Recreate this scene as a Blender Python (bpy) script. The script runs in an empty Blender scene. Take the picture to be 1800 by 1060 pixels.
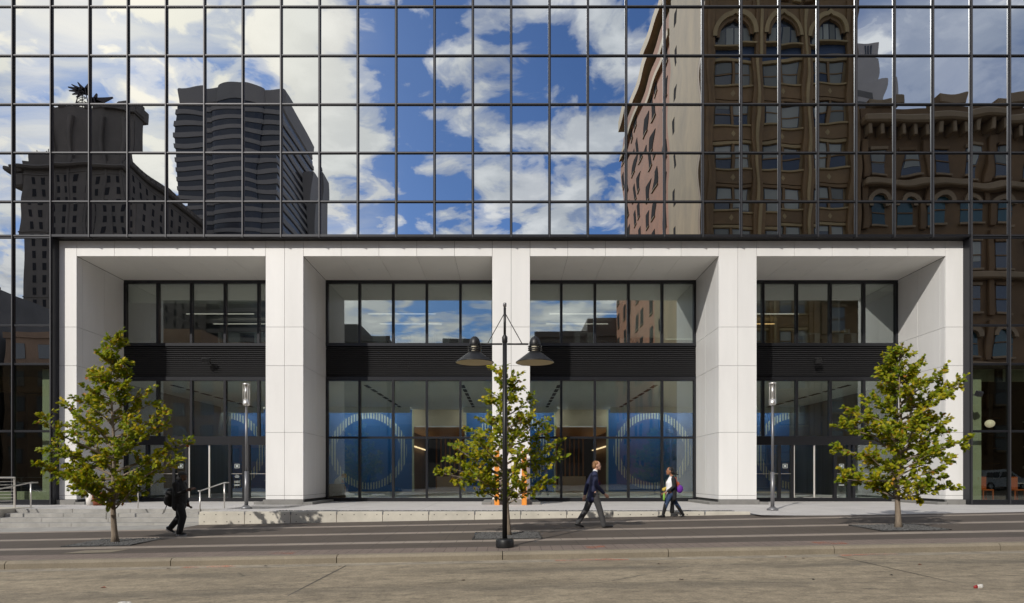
import bpy, bmesh, math, random
from mathutils import Vector, Matrix
R = math.radians
scene = bpy.context.scene
COL = scene.collection
random.seed(11)

# ------------------------------------------------------------------ camera
F_PX, VX, VY, EYE, CAMD = 1146.0, 894.0, 838.0, 1.12, 26.3
cd = bpy.data.cameras.new('camera'); cam = bpy.data.objects.new('camera', cd); COL.objects.link(cam)
cam.location = (0, -CAMD, EYE); cam.rotation_euler = (R(90), 0, 0)
cd.sensor_fit = 'HORIZONTAL'; cd.sensor_width = 36.0; cd.lens = F_PX / 1800 * 36
cd.shift_x = (900 - VX) / 1800; cd.shift_y = (VY - 530) / 1800
cd.clip_start = 0.1; cd.clip_end = 5000
scene.camera = cam

# ------------------------------------------------------------------ sky, sun, exposure
SUN = Vector((-0.60, -1.0, 0.76)).normalized()
world = bpy.data.worlds.new('World'); scene.world = world; world.use_nodes = True
wn = world.node_tree.nodes; wl = world.node_tree.links; wn.clear()
def N(tree, t, **kw):
    n = tree.nodes.new(t)
    for k, v in kw.items():
        if k.startswith('_'): setattr(n, k[1:], v)
        else: n.inputs[k].default_value = v
    return n
def M_(tree, op, a, b=None, c=None, clamp=False):
    n = tree.nodes.new('ShaderNodeMath'); n.operation = op; n.use_clamp = clamp
    for i, v in enumerate((a, b, c)):
        if v is None: continue
        if isinstance(v, (int, float)): n.inputs[i].default_value = v
        else: tree.links.new(v, n.inputs[i])
    return n.outputs[0]
def ramp(tree, fac, stops, interp='LINEAR'):
    n = tree.nodes.new('ShaderNodeValToRGB'); n.color_ramp.interpolation = interp
    e = n.color_ramp.elements
    while len(e) < len(stops): e.new(0.5)
    for el, (p, c) in zip(e, stops):
        el.position = p; el.color = c if len(c) == 4 else (*c, 1)
    tree.links.new(fac, n.inputs[0]); return n.outputs[0]
def mixc(tree, fac, a, b, blend='MIX'):
    n = tree.nodes.new('ShaderNodeMix'); n.data_type = 'RGBA'; n.blend_type = blend
    for i, v in ((0, fac), (6, a), (7, b)):
        if isinstance(v, (int, float)): n.inputs[i].default_value = v
        elif isinstance(v, (tuple, list)): n.inputs[i].default_value = v if len(v) == 4 else (*v, 1)
        else: tree.links.new(v, n.inputs[i])
    return n.outputs[2]
g = lambda v: (v, v, v)
T = world.node_tree
sky = N(T, 'ShaderNodeTexSky', _sky_type='NISHITA', _sun_disc=False)
sky.sun_elevation = math.asin(SUN.z); sky.sun_rotation = math.atan2(SUN.x, SUN.y)
sky.altitude = 150; sky.air_density = 1.0; sky.dust_density = 0.4; sky.ozone_density = 3.0
tc = N(T, 'ShaderNodeTexCoord'); sep = N(T, 'ShaderNodeSeparateXYZ'); wl.new(tc.outputs['Generated'], sep.inputs[0])
zz = M_(T, 'ADD', M_(T, 'MAXIMUM', sep.outputs[2], 0.02), 0.12)
comb = N(T, 'ShaderNodeCombineXYZ')
wl.new(M_(T, 'DIVIDE', sep.outputs[0], zz), comb.inputs[0]); wl.new(M_(T, 'DIVIDE', sep.outputs[1], zz), comb.inputs[1])
comb.inputs[2].default_value = 3.7
n1 = N(T, 'ShaderNodeTexNoise', Scale=6.4, Detail=9.0, Roughness=0.54, Distortion=0.35); wl.new(comb.outputs[0], n1.inputs['Vector'])
mp = N(T, 'ShaderNodeMapping'); mp.inputs['Rotation'].default_value = (0, 0, R(35)); mp.inputs['Scale'].default_value = (0.8, 3.0, 1)
mp.inputs['Location'].default_value = (2.3, 0.4, 0)
wl.new(comb.outputs[0], mp.inputs[0])
n2 = N(T, 'ShaderNodeTexNoise', Scale=1.3, Detail=8.0, Roughness=0.55, Distortion=0.5); wl.new(mp.outputs[0], n2.inputs['Vector'])
az = M_(T, 'MULTIPLY_ADD', sep.outputs[0], 0.5, 0.5)
bias = ramp(T, az, [(0.0, g(.55)), (0.28, g(.68)), (0.37, g(.84)), (0.43, g(.36)), (0.48, g(.60)), (0.56, g(.68)), (0.72, g(.46)), (1.0, g(.5))], 'EASE')
veil = ramp(T, az, [(0.0, g(.5)), (0.28, g(.95)), (0.38, g(.60)), (0.43, g(.0)), (0.60, g(.0)), (0.76, g(.62)), (1.0, g(.5))], 'EASE')
cum = M_(T, 'ADD', M_(T, 'ADD', n1.outputs[0], M_(T, 'MULTIPLY_ADD', bias, 0.36, -0.18)), M_(T, 'MULTIPLY', M_(T, 'MAXIMUM', M_(T, 'SUBTRACT', 0.34, sep.outputs[2]), 0.0), 0.5))
cmask = ramp(T, cum, [(0.47, g(0)), (0.54, g(.55)), (0.62, g(1))], 'EASE')
vmask = M_(T, 'MULTIPLY', ramp(T, n2.outputs[0], [(0.36, g(0)), (0.62, g(.9))], 'EASE'), veil)
mask = M_(T, 'MAXIMUM', cmask, vmask)
n3 = N(T, 'ShaderNodeTexNoise', Scale=5.0, Detail=6.0, Roughness=0.55); wl.new(comb.outputs[0], n3.inputs['Vector'])
shade = ramp(T, M_(T, 'MULTIPLY_ADD', n3.outputs[0], 0.55, M_(T, 'MULTIPLY', n1.outputs[0], 0.45)), [(0.38, (4.6, 5.0, 5.8)), (0.50, (7.6, 7.8, 8.1)), (0.62, (10.4, 10.4, 10.3))], 'EASE')
dotn = N(T, 'ShaderNodeVectorMath', _operation='DOT_PRODUCT'); wl.new(tc.outputs['Generated'], dotn.inputs[0]); dotn.inputs[1].default_value = SUN
glow = M_(T, 'POWER', M_(T, 'MAXIMUM', dotn.outputs['Value'], 0.0), 26.0)
cloudc = mixc(T, M_(T, 'MULTIPLY', glow, 0.9, clamp=True), shade, (17.0, 15.6, 12.6))
skyc = mixc(T, 1.0, sky.outputs[0], (0.56, 0.74, 1.0), 'MULTIPLY')
final = mixc(T, mask, skyc, cloudc)
bg = N(T, 'ShaderNodeBackground', Strength=0.10); wl.new(final, bg.inputs[0])
wo = N(T, 'ShaderNodeOutputWorld'); wl.new(bg.outputs[0], wo.inputs[0])
sd = bpy.data.lights.new('sun', 'SUN'); sd.energy = 3.35; sd.angle = R(0.53); sd.color = (1.0, 0.945, 0.86)
so = bpy.data.objects.new('sun', sd); COL.objects.link(so); so.location = SUN * 200
so.rotation_euler = (-SUN).to_track_quat('-Z', 'Y').to_euler()
vs = scene.view_settings; vs.view_transform = 'Standard'; vs.look = 'None'; vs.exposure = 0.06; vs.gamma = 1.0; vs.use_curve_mapping = False
scene.render.engine = 'CYCLES'
cy = scene.cycles
cy.use_denoising = True; cy.denoiser = 'OPENIMAGEDENOISE'; cy.max_bounces = 10; cy.transparent_max_bounces = 16
cy.diffuse_bounces = 4; cy.glossy_bounces = 5; cy.caustics_reflective = False; cy.caustics_refractive = False; cy.sample_clamp_indirect = 4.0

# ------------------------------------------------------------------ materials
MATS = {}
def pmat(name, col, rough=0.6, metal=0.0, var=0.0, vs=1.0, bump=0.0, bs=30.0, rnd=0.0, spec=0.5, stretch=(1, 1, 1), emit=None, es=0.0):
    m = bpy.data.materials.new(name); m.use_nodes = True; t = m.node_tree; b = t.nodes['Principled BSDF']
    b.inputs['Roughness'].default_value = rough; b.inputs['Metallic'].default_value = metal
    b.inputs['Specular IOR Level'].default_value = spec
    b.inputs['Base Color'].default_value = (*col, 1)
    pos = None
    if var or bump:
        geo = N(t, 'ShaderNodeNewGeometry'); mpn = N(t, 'ShaderNodeMapping'); mpn.inputs['Scale'].default_value = stretch
        t.links.new(geo.outputs['Position'], mpn.inputs[0]); pos = mpn.outputs[0]
    c = None
    if var:
        n = N(t, 'ShaderNodeTexNoise', Scale=vs, Detail=7.0, Roughness=0.62); t.links.new(pos, n.inputs['Vector'])
        c = ramp(t, n.outputs[0], [(0.3, tuple(x * (1 - var) for x in col)), (0.7, tuple(min(1, x * (1 + var)) for x in col))])
    if rnd:
        oi = N(t, 'ShaderNodeObjectInfo')
        c = mixc(t, 1.0, c if c is not None else col, ramp(t, oi.outputs['Random'], [(0, g(1 - rnd)), (1, g(1.0))]), 'MULTIPLY')
    if c is not None: t.links.new(c, b.inputs['Base Color'])
    if bump:
        n = N(t, 'ShaderNodeTexNoise', Scale=bs, Detail=5.0); t.links.new(pos, n.inputs['Vector'])
        bp = N(t, 'ShaderNodeBump', Strength=bump, Distance=0.02); t.links.new(n.outputs[0], bp.inputs['Height']); t.links.new(bp.outputs[0], b.inputs['Normal'])
    if emit: b.inputs['Emission Color'].default_value = (*emit, 1); b.inputs['Emission Strength'].default_value = es
    MATS[name] = m; return m

pmat('white_panel', (.78, .775, .765), .38, var=.045, vs=1.1, rnd=.05, stretch=(1, 1, .22))
pmat('dark_joint', (.05, .05, .05), .8)
pmat('soffit_panel', (.88, .865, .82), .5, var=.03, vs=.7, rnd=.03)
pmat('frame_dark', (.028, .029, .034), .34, .55)
pmat('mullion_metal', (.06, .06, .065), .48, .6)
pmat('louvre_metal', (.055, .055, .06), .45, .3)
pmat('black_void', (.006, .006, .007), .8)
pmat('steel', (.68, .66, .62), .32, .8)
pmat('door_steel', (.62, .60, .56), .4, .25)
pmat('steel_grey', (.22, .22, .23), .4, .6)
pmat('lamp_black', (.014, .014, .015), .42, .25)
pmat('lamp_cream', (.70, .64, .50), .5)
pmat('plinth', (.20, .195, .185), .7, var=.15, vs=3)
pmat('orange_wood', (.70, .25, .03), .55, var=.25, vs=4, stretch=(6, 6, .6))
pmat('concrete_wall', (.54, .51, .44), .8, var=.16, vs=1.6, bump=.15, bs=40)
pmat('step_stone', (.33, .32, .30), .75, var=.18, vs=2.5, rnd=.08)
pmat('copper', (.30, .09, .04), .4, .4, var=.2, vs=6)
pmat('pot_white', (.75, .72, .68), .5)
pmat('blue_wall', (.012, .135, .36), .55, var=.05, vs=.8)
pmat('cream_wall', (.62, .55, .42), .7, var=.05, vs=.6)
pmat('wood_ceiling', (.55, .30, .11), .5, var=.15, vs=2, stretch=(.4, 8, 1))
pmat('lobby_ceiling', (.80, .81, .77), .7)
pmat('lobby_floor', (.60, .59, .57), .45, var=.1, vs=1)
pmat('office_wall', (.72, .73, .70), .8)
pmat('office_white', (.78, .80, .80), .5)
pmat('dark_room', (.03, .027, .024), .7)
pmat('brown_room', (.16, .10, .055), .7, var=.3, vs=1)
pmat('pale_green', (.52, .56, .42), .7)
pmat('light_strip', (.9, .9, .85), .5, emit=(1, .93, .8), es=.55)
pmat('added_glow', (.9, .9, .85), .5, emit=(1, .96, .90), es=13.0)  # glow for the added strips that brighten the mural walls
pmat('warm_strip', (.9, .7, .4), .5, emit=(1, .62, .25), es=1.3)
pmat('corridor_strip', (.9, .8, .6), .5, emit=(1, .72, .42), es=1.6)
pmat('blind_fabric', (.80, .82, .74), .8)
pmat('globe', (.8, .75, .65), .3, emit=(1, .82, .6), es=.5)
pmat('orange_seat', (.55, .13, .03), .5)
pmat('white_paint', (.8, .8, .78), .5)
pmat('sticker', (.42, .46, .45), .6)
pmat('bark', (.20, .16, .12), .9, var=.35, vs=14, bump=.6, bs=40, stretch=(1, 1, .25))
pmat('gravel', (.085, .085, .085), .85, var=.5, vs=18, rnd=0)
pmat('grate', (.03, .03, .03), .6, .3)
pmat('terracotta', (.215, .125, .05), .7, var=.22, vs=.5)
pmat('terracotta_pale', (.38, .27, .125), .7, var=.2, vs=.4)
pmat('pale_stone', (.30, .215, .105), .75, var=.28, vs=.5, stretch=(1, 1, .4))
pmat('window_dark', (.03, .034, .04), .12, 0, spec=.8)
pmat('window_blind', (.42, .42, .36), .6, rnd=.6)
pmat('window_matt', (.03, .028, .03), .9, spec=.03)
pmat('blue_tile', (.03, .055, .11), .4)
pmat('side_stone', (.10, .115, .115), .35, var=.3, vs=1.2, stretch=(1, 2.5, .15))
pmat('window_teal', (.03, .09, .10), .2, rnd=.5)
pmat('wilson_stone', (.165, .092, .036), .75, var=.25, vs=.4)
pmat('wilson_trim', (.27, .185, .10), .7, var=.15, vs=.6)
pmat('magnolia_stone', (.14, .115, .095), .8, var=.2, vs=.15)
pmat('tower_stone', (.235, .21, .19), .7, var=.06, vs=.1)
pmat('tower_glass', (.022, .024, .034), .25)
pmat('sign_red', (.05, .035, .035), .6)
pmat('grey_building', (.14, .13, .12), .8, var=.2, vs=.2)
pmat('pale_building', (.42, .385, .36), .8, var=.1, vs=.2)
pmat('brown_building', (.22, .135, .08), .8, var=.25, vs=.2)
pmat('skin_light', (.62, .36, .26), .5, var=.06, vs=12)
pmat('skin_dark', (.30, .135, .07), .45, var=.06, vs=12)
pmat('skin_deep', (.09, .045, .03), .5)
pmat('hair_sandy', (.28, .14, .06), .7, var=.3, vs=60)
pmat('hair_black', (.012, .01, .01), .5)
pmat('navy', (.014, .019, .06), .8, var=.25, vs=9)
pmat('charcoal', (.05, .05, .053), .85, var=.25, vs=12)
pmat('black_cloth', (.011, .011, .013), .85, var=.3, vs=10)
pmat('denim', (.025, .05, .115), .85, var=.25, vs=14)
pmat('shirt_white', (.78, .77, .78), .8, var=.05, vs=10)
pmat('shoe_black', (.012, .012, .013), .3)
pmat('purple', (.13, .02, .30), .7)
pmat('lime', (.22, .45, .06), .6)
pmat('yellow', (.5, .36, .06), .6)
pmat('coral', (.55, .12, .06), .6)
pmat('grey_strip', (.05, .05, .055), .7)
pmat('litter_red', (.28, .02, .02), .6)
pmat('litter_white', (.5, .49, .46), .7, var=.3, vs=30)
pmat('car_white', (.75, .76, .77), .2)
pmat('rubber', (.015, .015, .015), .8)

def mirror_glass():
    m = bpy.data.materials.new('mirror_glass'); m.use_nodes = True; t = m.node_tree; t.nodes.clear()
    gl = N(t, 'ShaderNodeBsdfGlossy', Roughness=0.0); gl.inputs[0].default_value = (.66, .69, .73, 1)
    oi = N(t, 'ShaderNodeObjectInfo')
    t.links.new(ramp(t, oi.outputs['Random'], [(0, (.55, .59, .63)), (1, (.66, .685, .72))]), gl.inputs[0])
    df = N(t, 'ShaderNodeBsdfDiffuse'); df.inputs[0].default_value = (.012, .014, .018, 1)
    mx = N(t, 'ShaderNodeMixShader', Fac=.93); t.links.new(df.outputs[0], mx.inputs[1]); t.links.new(gl.outputs[0], mx.inputs[2])
    o = N(t, 'ShaderNodeOutputMaterial'); t.links.new(mx.outputs[0], o.inputs[0]); MATS['mirror_glass'] = m
mirror_glass()
def clear_glass(name, refl, tint):
    m = bpy.data.materials.new(name); m.use_nodes = True; t = m.node_tree; t.nodes.clear()
    gl = N(t, 'ShaderNodeBsdfGlossy', Roughness=0.0); gl.inputs[0].default_value = (.95, 1, .99, 1)
    tr = N(t, 'ShaderNodeBsdfTransparent'); tr.inputs[0].default_value = (*tint, 1)
    lw = N(t, 'ShaderNodeLayerWeight', Blend=.5)
    fac = M_(t, 'MULTIPLY_ADD', M_(t, 'POWER', lw.outputs['Facing'], 4.0), 0.6, refl, clamp=True)
    mx = N(t, 'ShaderNodeMixShader'); t.links.new(fac, mx.inputs[0]); t.links.new(tr.outputs[0], mx.inputs[1]); t.links.new(gl.outputs[0], mx.inputs[2])
    o = N(t, 'ShaderNodeOutputMaterial'); t.links.new(mx.outputs[0], o.inputs[0]); MATS[name] = m
clear_glass('window_glass', .15, (.90, .94, .915))
clear_glass('office_glass', .27, (.86, .90, .88))
clear_glass('shop_glass', .07, (.72, .75, .70))

def mural():
    m = pmat('mural', (.012, .135, .36), .55); t = m.node_tree; b = t.nodes['Principled BSDF']
    c = N(t, 'ShaderNodeTexCoord'); s = N(t, 'ShaderNodeSeparateXYZ'); t.links.new(c.outputs['Object'], s.inputs[0])
    r = M_(t, 'SQRT', M_(t, 'ADD', M_(t, 'POWER', M_(t, 'ABSOLUTE', s.outputs[0]), 2.0), M_(t, 'POWER', M_(t, 'ABSOLUTE', s.outputs[2]), 2.0)))
    ring = M_(t, 'MULTIPLY', M_(t, 'GREATER_THAN', r, 2.06), M_(t, 'LESS_THAN', r, 2.50))
    st = M_(t, 'LESS_THAN', M_(t, 'FRACT', M_(t, 'MULTIPLY_ADD', s.outputs[0], 5.6, 50.25)), 0.5)
    col = mixc(t, M_(t, 'MULTIPLY', ring, st), (.006, .105, .36), (.47, .53, .50)); t.links.new(col, b.inputs['Base Color'])
mural()
def brick_mat(name, c1, c2, mortar, sx):
    m = pmat(name, c1, .8); t = m.node_tree; b = t.nodes['Principled BSDF']
    geo = N(t, 'ShaderNodeNewGeometry'); s = N(t, 'ShaderNodeSeparateXYZ'); t.links.new(geo.outputs['Position'], s.inputs[0])
    cb = N(t, 'ShaderNodeCombineXYZ'); t.links.new(M_(t, 'ADD', s.outputs[0], s.outputs[1]), cb.inputs[0]); t.links.new(s.outputs[2], cb.inputs[1])
    br = N(t, 'ShaderNodeTexBrick', Scale=sx); br.inputs['Color1'].default_value = (*c1, 1); br.inputs['Color2'].default_value = (*c2, 1); br.inputs['Mortar'].default_value = (*mortar, 1)
    br.inputs['Mortar Size'].default_value = .012
    t.links.new(cb.outputs[0], br.inputs['Vector'])
    n = N(t, 'ShaderNodeTexNoise', Scale=.4, Detail=6.0); t.links.new(geo.outputs['Position'], n.inputs['Vector'])
    t.links.new(mixc(t, 1.0, br.outputs[0], ramp(t, n.outputs[0], [(.3, g(.75)), (.7, g(1.1))]), 'MULTIPLY'), b.inputs['Base Color'])
brick_mat('red_brick', (.44, .155, .06), (.35, .115, .045), (.34, .22, .13), 3.0)

def ground_mat(name, base, dark, scale, streak=False, spots=False, joints=None, cracks=False, bump=.25, grain=.16, speck=False):
    m = pmat(name, base, .85); t = m.node_tree; b = t.nodes['Principled BSDF']
    geo = N(t, 'ShaderNodeNewGeometry'); P = geo.outputs['Position']
    n = N(t, 'ShaderNodeTexNoise', Scale=scale, Detail=8.0, Roughness=.65); t.links.new(P, n.inputs['Vector'])
    col = ramp(t, n.outputs[0], [(.32, dark), (.68, base)])
    if streak:
        mpn = N(t, 'ShaderNodeMapping'); mpn.inputs['Scale'].default_value = (.30, 1.0, 1); t.links.new(P, mpn.inputs[0])
        n2 = N(t, 'ShaderNodeTexNoise', Scale=1.1, Detail=7.0, Roughness=.6, Distortion=.6); t.links.new(mpn.outputs[0], n2.inputs['Vector'])
        col = mixc(t, 1.0, col, ramp(t, n2.outputs[0], [(.33, g(.80)), (.50, g(1.0)), (.68, g(1.14))]), 'MULTIPLY')
        s = N(t, 'ShaderNodeSeparateXYZ'); t.links.new(P, s.inputs[0])
        mpb = N(t, 'ShaderNodeMapping'); mpb.inputs['Scale'].default_value = (.8, 2.0, 1); t.links.new(P, mpb.inputs[0])
        n5 = N(t, 'ShaderNodeTexNoise', Scale=2.2, Detail=8.0, Roughness=.75); t.links.new(mpb.outputs[0], n5.inputs['Vector'])
        col = mixc(t, ramp(t, n5.outputs[0], [(.58, g(0)), (.70, g(.6))]), col, (.055, .05, .042))
        mpd = N(t, 'ShaderNodeMapping'); mpd.inputs['Scale'].default_value = (.8, 1.0, 1); t.links.new(P, mpd.inputs[0])
        n7 = N(t, 'ShaderNodeTexNoise', Scale=5.0, Detail=7.0, Roughness=.7); t.links.new(mpd.outputs[0], n7.inputs['Vector'])
        col = mixc(t, 1.0, col, ramp(t, n7.outputs[0], [(.32, g(.68)), (.5, g(1.0)), (.68, g(1.28))]), 'MULTIPLY')
        wear = M_(t, 'ABSOLUTE', M_(t, 'SUBTRACT', M_(t, 'FRACT', M_(t, 'MULTIPLY_ADD', s.outputs[1], 1 / 1.9, 40.35)), .5))
        col = mixc(t, M_(t, 'MULTIPLY', ramp(t, wear, [(.02, g(.62)), (.24, g(0))], 'EASE'), ramp(t, n2.outputs[0], [(.35, g(1)), (.62, g(.1))])), col, (.10, .088, .068))
    if cracks:
        mpc = N(t, 'ShaderNodeMapping'); mpc.inputs['Scale'].default_value = (.16, .42, 1); t.links.new(P, mpc.inputs[0])
        nd = N(t, 'ShaderNodeTexNoise', Scale=1.6, Detail=6.0); t.links.new(mpc.outputs[0], nd.inputs['Vector'])
        vm = N(t, 'ShaderNodeVectorMath', _operation='MULTIPLY_ADD'); t.links.new(nd.outputs['Color'], vm.inputs[0]); vm.inputs[1].default_value = (.35, .35, 0); t.links.new(mpc.outputs[0], vm.inputs[2])
        vo = N(t, 'ShaderNodeTexVoronoi', _feature='DISTANCE_TO_EDGE', Scale=1.0); t.links.new(vm.outputs[0], vo.inputs['Vector'])
        n6 = N(t, 'ShaderNodeTexNoise', Scale=.7, Detail=3.0); t.links.new(P, n6.inputs['Vector'])
        k = M_(t, 'MULTIPLY', ramp(t, vo.outputs['Distance'], [(.0, g(.8)), (.003, g(.5)), (.007, g(0))]), ramp(t, n6.outputs[0], [(.45, g(0)), (.6, g(.85))]))
        col = mixc(t, k, col, (.03, .028, .025))
    if spots:
        n4 = N(t, 'ShaderNodeTexVoronoi', Scale=1.3); t.links.new(P, n4.inputs['Vector'])
        col = mixc(t, ramp(t, n4.outputs['Distance'], [(.02, g(.6)), (.06, g(0))]), col, tuple(x * .35 for x in dark))
    nf = N(t, 'ShaderNodeTexNoise', Scale=26.0, Detail=6.0, Roughness=.8); t.links.new(P, nf.inputs['Vector'])
    col = mixc(t, 1.0, col, ramp(t, nf.outputs[0], [(.30, g(1 - grain)), (.5, g(1.0)), (.70, g(1 + grain))]), 'MULTIPLY')
    if speck:
        vsx = N(t, 'ShaderNodeTexVoronoi', Scale=7.0); mpv = N(t, 'ShaderNodeMapping'); mpv.inputs['Scale'].default_value = (.55, 1.0, 1); t.links.new(P, mpv.inputs[0]); t.links.new(mpv.outputs[0], vsx.inputs['Vector'])
        nsx = N(t, 'ShaderNodeTexNoise', Scale=1.3, Detail=4.0); t.links.new(P, nsx.inputs['Vector'])
        col = mixc(t, M_(t, 'MULTIPLY', ramp(t, vsx.outputs['Distance'], [(.08, g(1)), (.22, g(0))]), ramp(t, nsx.outputs[0], [(.46, g(0)), (.62, g(.75))])), col, (.07, .062, .05))
    if joints:
        s2 = N(t, 'ShaderNodeSeparateXYZ'); t.links.new(P, s2.inputs[0])
        fx = M_(t, 'LESS_THAN', M_(t, 'FRACT', M_(t, 'MULTIPLY_ADD', s2.outputs[0], 1 / joints[0], 50.0)), .012 / joints[0])
        fy = M_(t, 'LESS_THAN', M_(t, 'FRACT', M_(t, 'MULTIPLY_ADD', s2.outputs[1], 1 / joints[1], 50.3)), .02 / joints[1])
        col = mixc(t, M_(t, 'MULTIPLY', M_(t, 'MAXIMUM', fx, fy), .8), col, tuple(x * .25 for x in dark))
    t.links.new(col, b.inputs['Base Color'])
    bp = N(t, 'ShaderNodeBump', Strength=bump, Distance=.008); t.links.new(nf.outputs[0], bp.inputs['Height']); t.links.new(bp.outputs[0], b.inputs['Normal'])
ground_mat('road', (.305, .255, .18), (.215, .178, .125), .75, streak=True, cracks=True, grain=.42, speck=True, bump=.6)
ground_mat('dark_paving', (.094, .076, .062), (.070, .056, .046), .8, spots=True, joints=(1.5, 40))
ground_mat('light_paving', (.32, .272, .228), (.25, .213, .18), 1.2, spots=True, joints=(.6, 40))
ground_mat('paver_paving', (.235, .185, .155), (.17, .135, .115), 2.0, joints=(.22, .11))
ground_mat('kerb_stone', (.245, .21, .155), (.18, .154, .115), 1.1, spots=True)
ground_mat('gutter', (.30, .265, .205), (.225, .197, .155), 1.0, streak=True)
ground_mat('plaza', (.54, .525, .51), (.455, .44, .43), .9, spots=True, joints=(3.048, 3.2))
ground_mat('earth', (.16, .15, .13), (.12, .11, .10), .1)

def leaf_mat():
    m = bpy.data.materials.new('leaf'); m.use_nodes = True; t = m.node_tree; b = t.nodes['Principled BSDF']
    geo = N(t, 'ShaderNodeNewGeometry')
    col = ramp(t, geo.outputs['Random Per Island'], [(0, (.10, .15, .008)), (.35, (.19, .225, .010)), (.72, (.31, .30, .014)), (.95, (.42, .33, .022)), (.99, (.36, .19, .03)), (1, (.30, .09, .03))])
    n = N(t, 'ShaderNodeTexNoise', Scale=1.7, Detail=2.0); t.links.new(geo.outputs['Position'], n.inputs['Vector'])
    col = mixc(t, 1.0, col, ramp(t, n.outputs[0], [(.3, (.72, .86, .85)), (.7, (1.2, 1.08, .95))]), 'MULTIPLY')
    t.links.new(col, b.inputs['Base Color']); b.inputs['Roughness'].default_value = .48; b.inputs['Specular IOR Level'].default_value = .16
    tr = N(t, 'ShaderNodeBsdfTranslucent'); t.links.new(mixc(t, 1.0, col, (1.6, 1.7, .7), 'MULTIPLY'), tr.inputs[0])
    mx = N(t, 'ShaderNodeMixShader', Fac=.3); t.links.new(b.outputs[0], mx.inputs[1]); t.links.new(tr.outputs[0], mx.inputs[2])
    t.links.new(mx.outputs[0], t.nodes['Material Output'].inputs[0]); MATS['leaf'] = m
leaf_mat()
def spray_mat():
    m = bpy.data.materials.new('spray'); m.use_nodes = True; t = m.node_tree; b = t.nodes['Principled BSDF']; b.inputs['Base Color'].default_value = (.75, .16, .05, 1); b.inputs['Roughness'].default_value = .8
    geo = N(t, 'ShaderNodeNewGeometry'); mpn = N(t, 'ShaderNodeMapping'); mpn.inputs['Scale'].default_value = (1, 2.2, 2); t.links.new(geo.outputs['Position'], mpn.inputs[0])
    n = N(t, 'ShaderNodeTexNoise', Scale=3.6, Detail=9.0, Roughness=.75); t.links.new(mpn.outputs[0], n.inputs['Vector'])
    t.links.new(ramp(t, n.outputs[0], [(.46, g(0)), (.66, g(.62))]), b.inputs['Alpha']); MATS['spray'] = m
spray_mat()

# ------------------------------------------------------------------ builders
W = {}
def wpos(o): return W.get(o.name, Vector((0, 0, 0))) if o else Vector((0, 0, 0))
def link(o, loc, parent):
    COL.objects.link(o); loc = Vector(loc); W[o.name] = loc
    if parent: o.parent = parent; o.location = loc - wpos(parent)
    else: o.location = loc
    return o
def empty(name, loc): return link(bpy.data.objects.new(name, None), loc, None)
def tag(o, label, cat, group=None):
    o['label'] = label; o['category'] = cat
    if group: o['group'] = group
    return o
def thing(name, loc, label, cat, group=None): return tag(empty(name, loc), label, cat, group)
def struct(o): o['kind'] = 'structure'; return o
_boxes = {}
def box(name, x0, x1, y0, y1, z0, z1, mat, parent=None, bev=0.0, rot=None):
    dx, dy, dz = round(x1 - x0, 4), round(y1 - y0, 4), round(z1 - z0, 4); key = (dx, dy, dz, mat, bev)
    me = _boxes.get(key)
    if me is None:
        bm = bmesh.new(); bmesh.ops.create_cube(bm, size=1.0); bmesh.ops.scale(bm, vec=(dx, dy, dz), verts=bm.verts)
        if bev: bmesh.ops.bevel(bm, geom=bm.edges[:], offset=bev, segments=1, affect='EDGES')
        me = bpy.data.meshes.new(name); bm.to_mesh(me); bm.free(); me.materials.append(MATS[mat]); _boxes[key] = me
    o = link(bpy.data.objects.new(name, me), ((x0 + x1) / 2, (y0 + y1) / 2, (z0 + z1) / 2), parent)
    if rot: o.rotation_euler = rot
    return o
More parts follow.
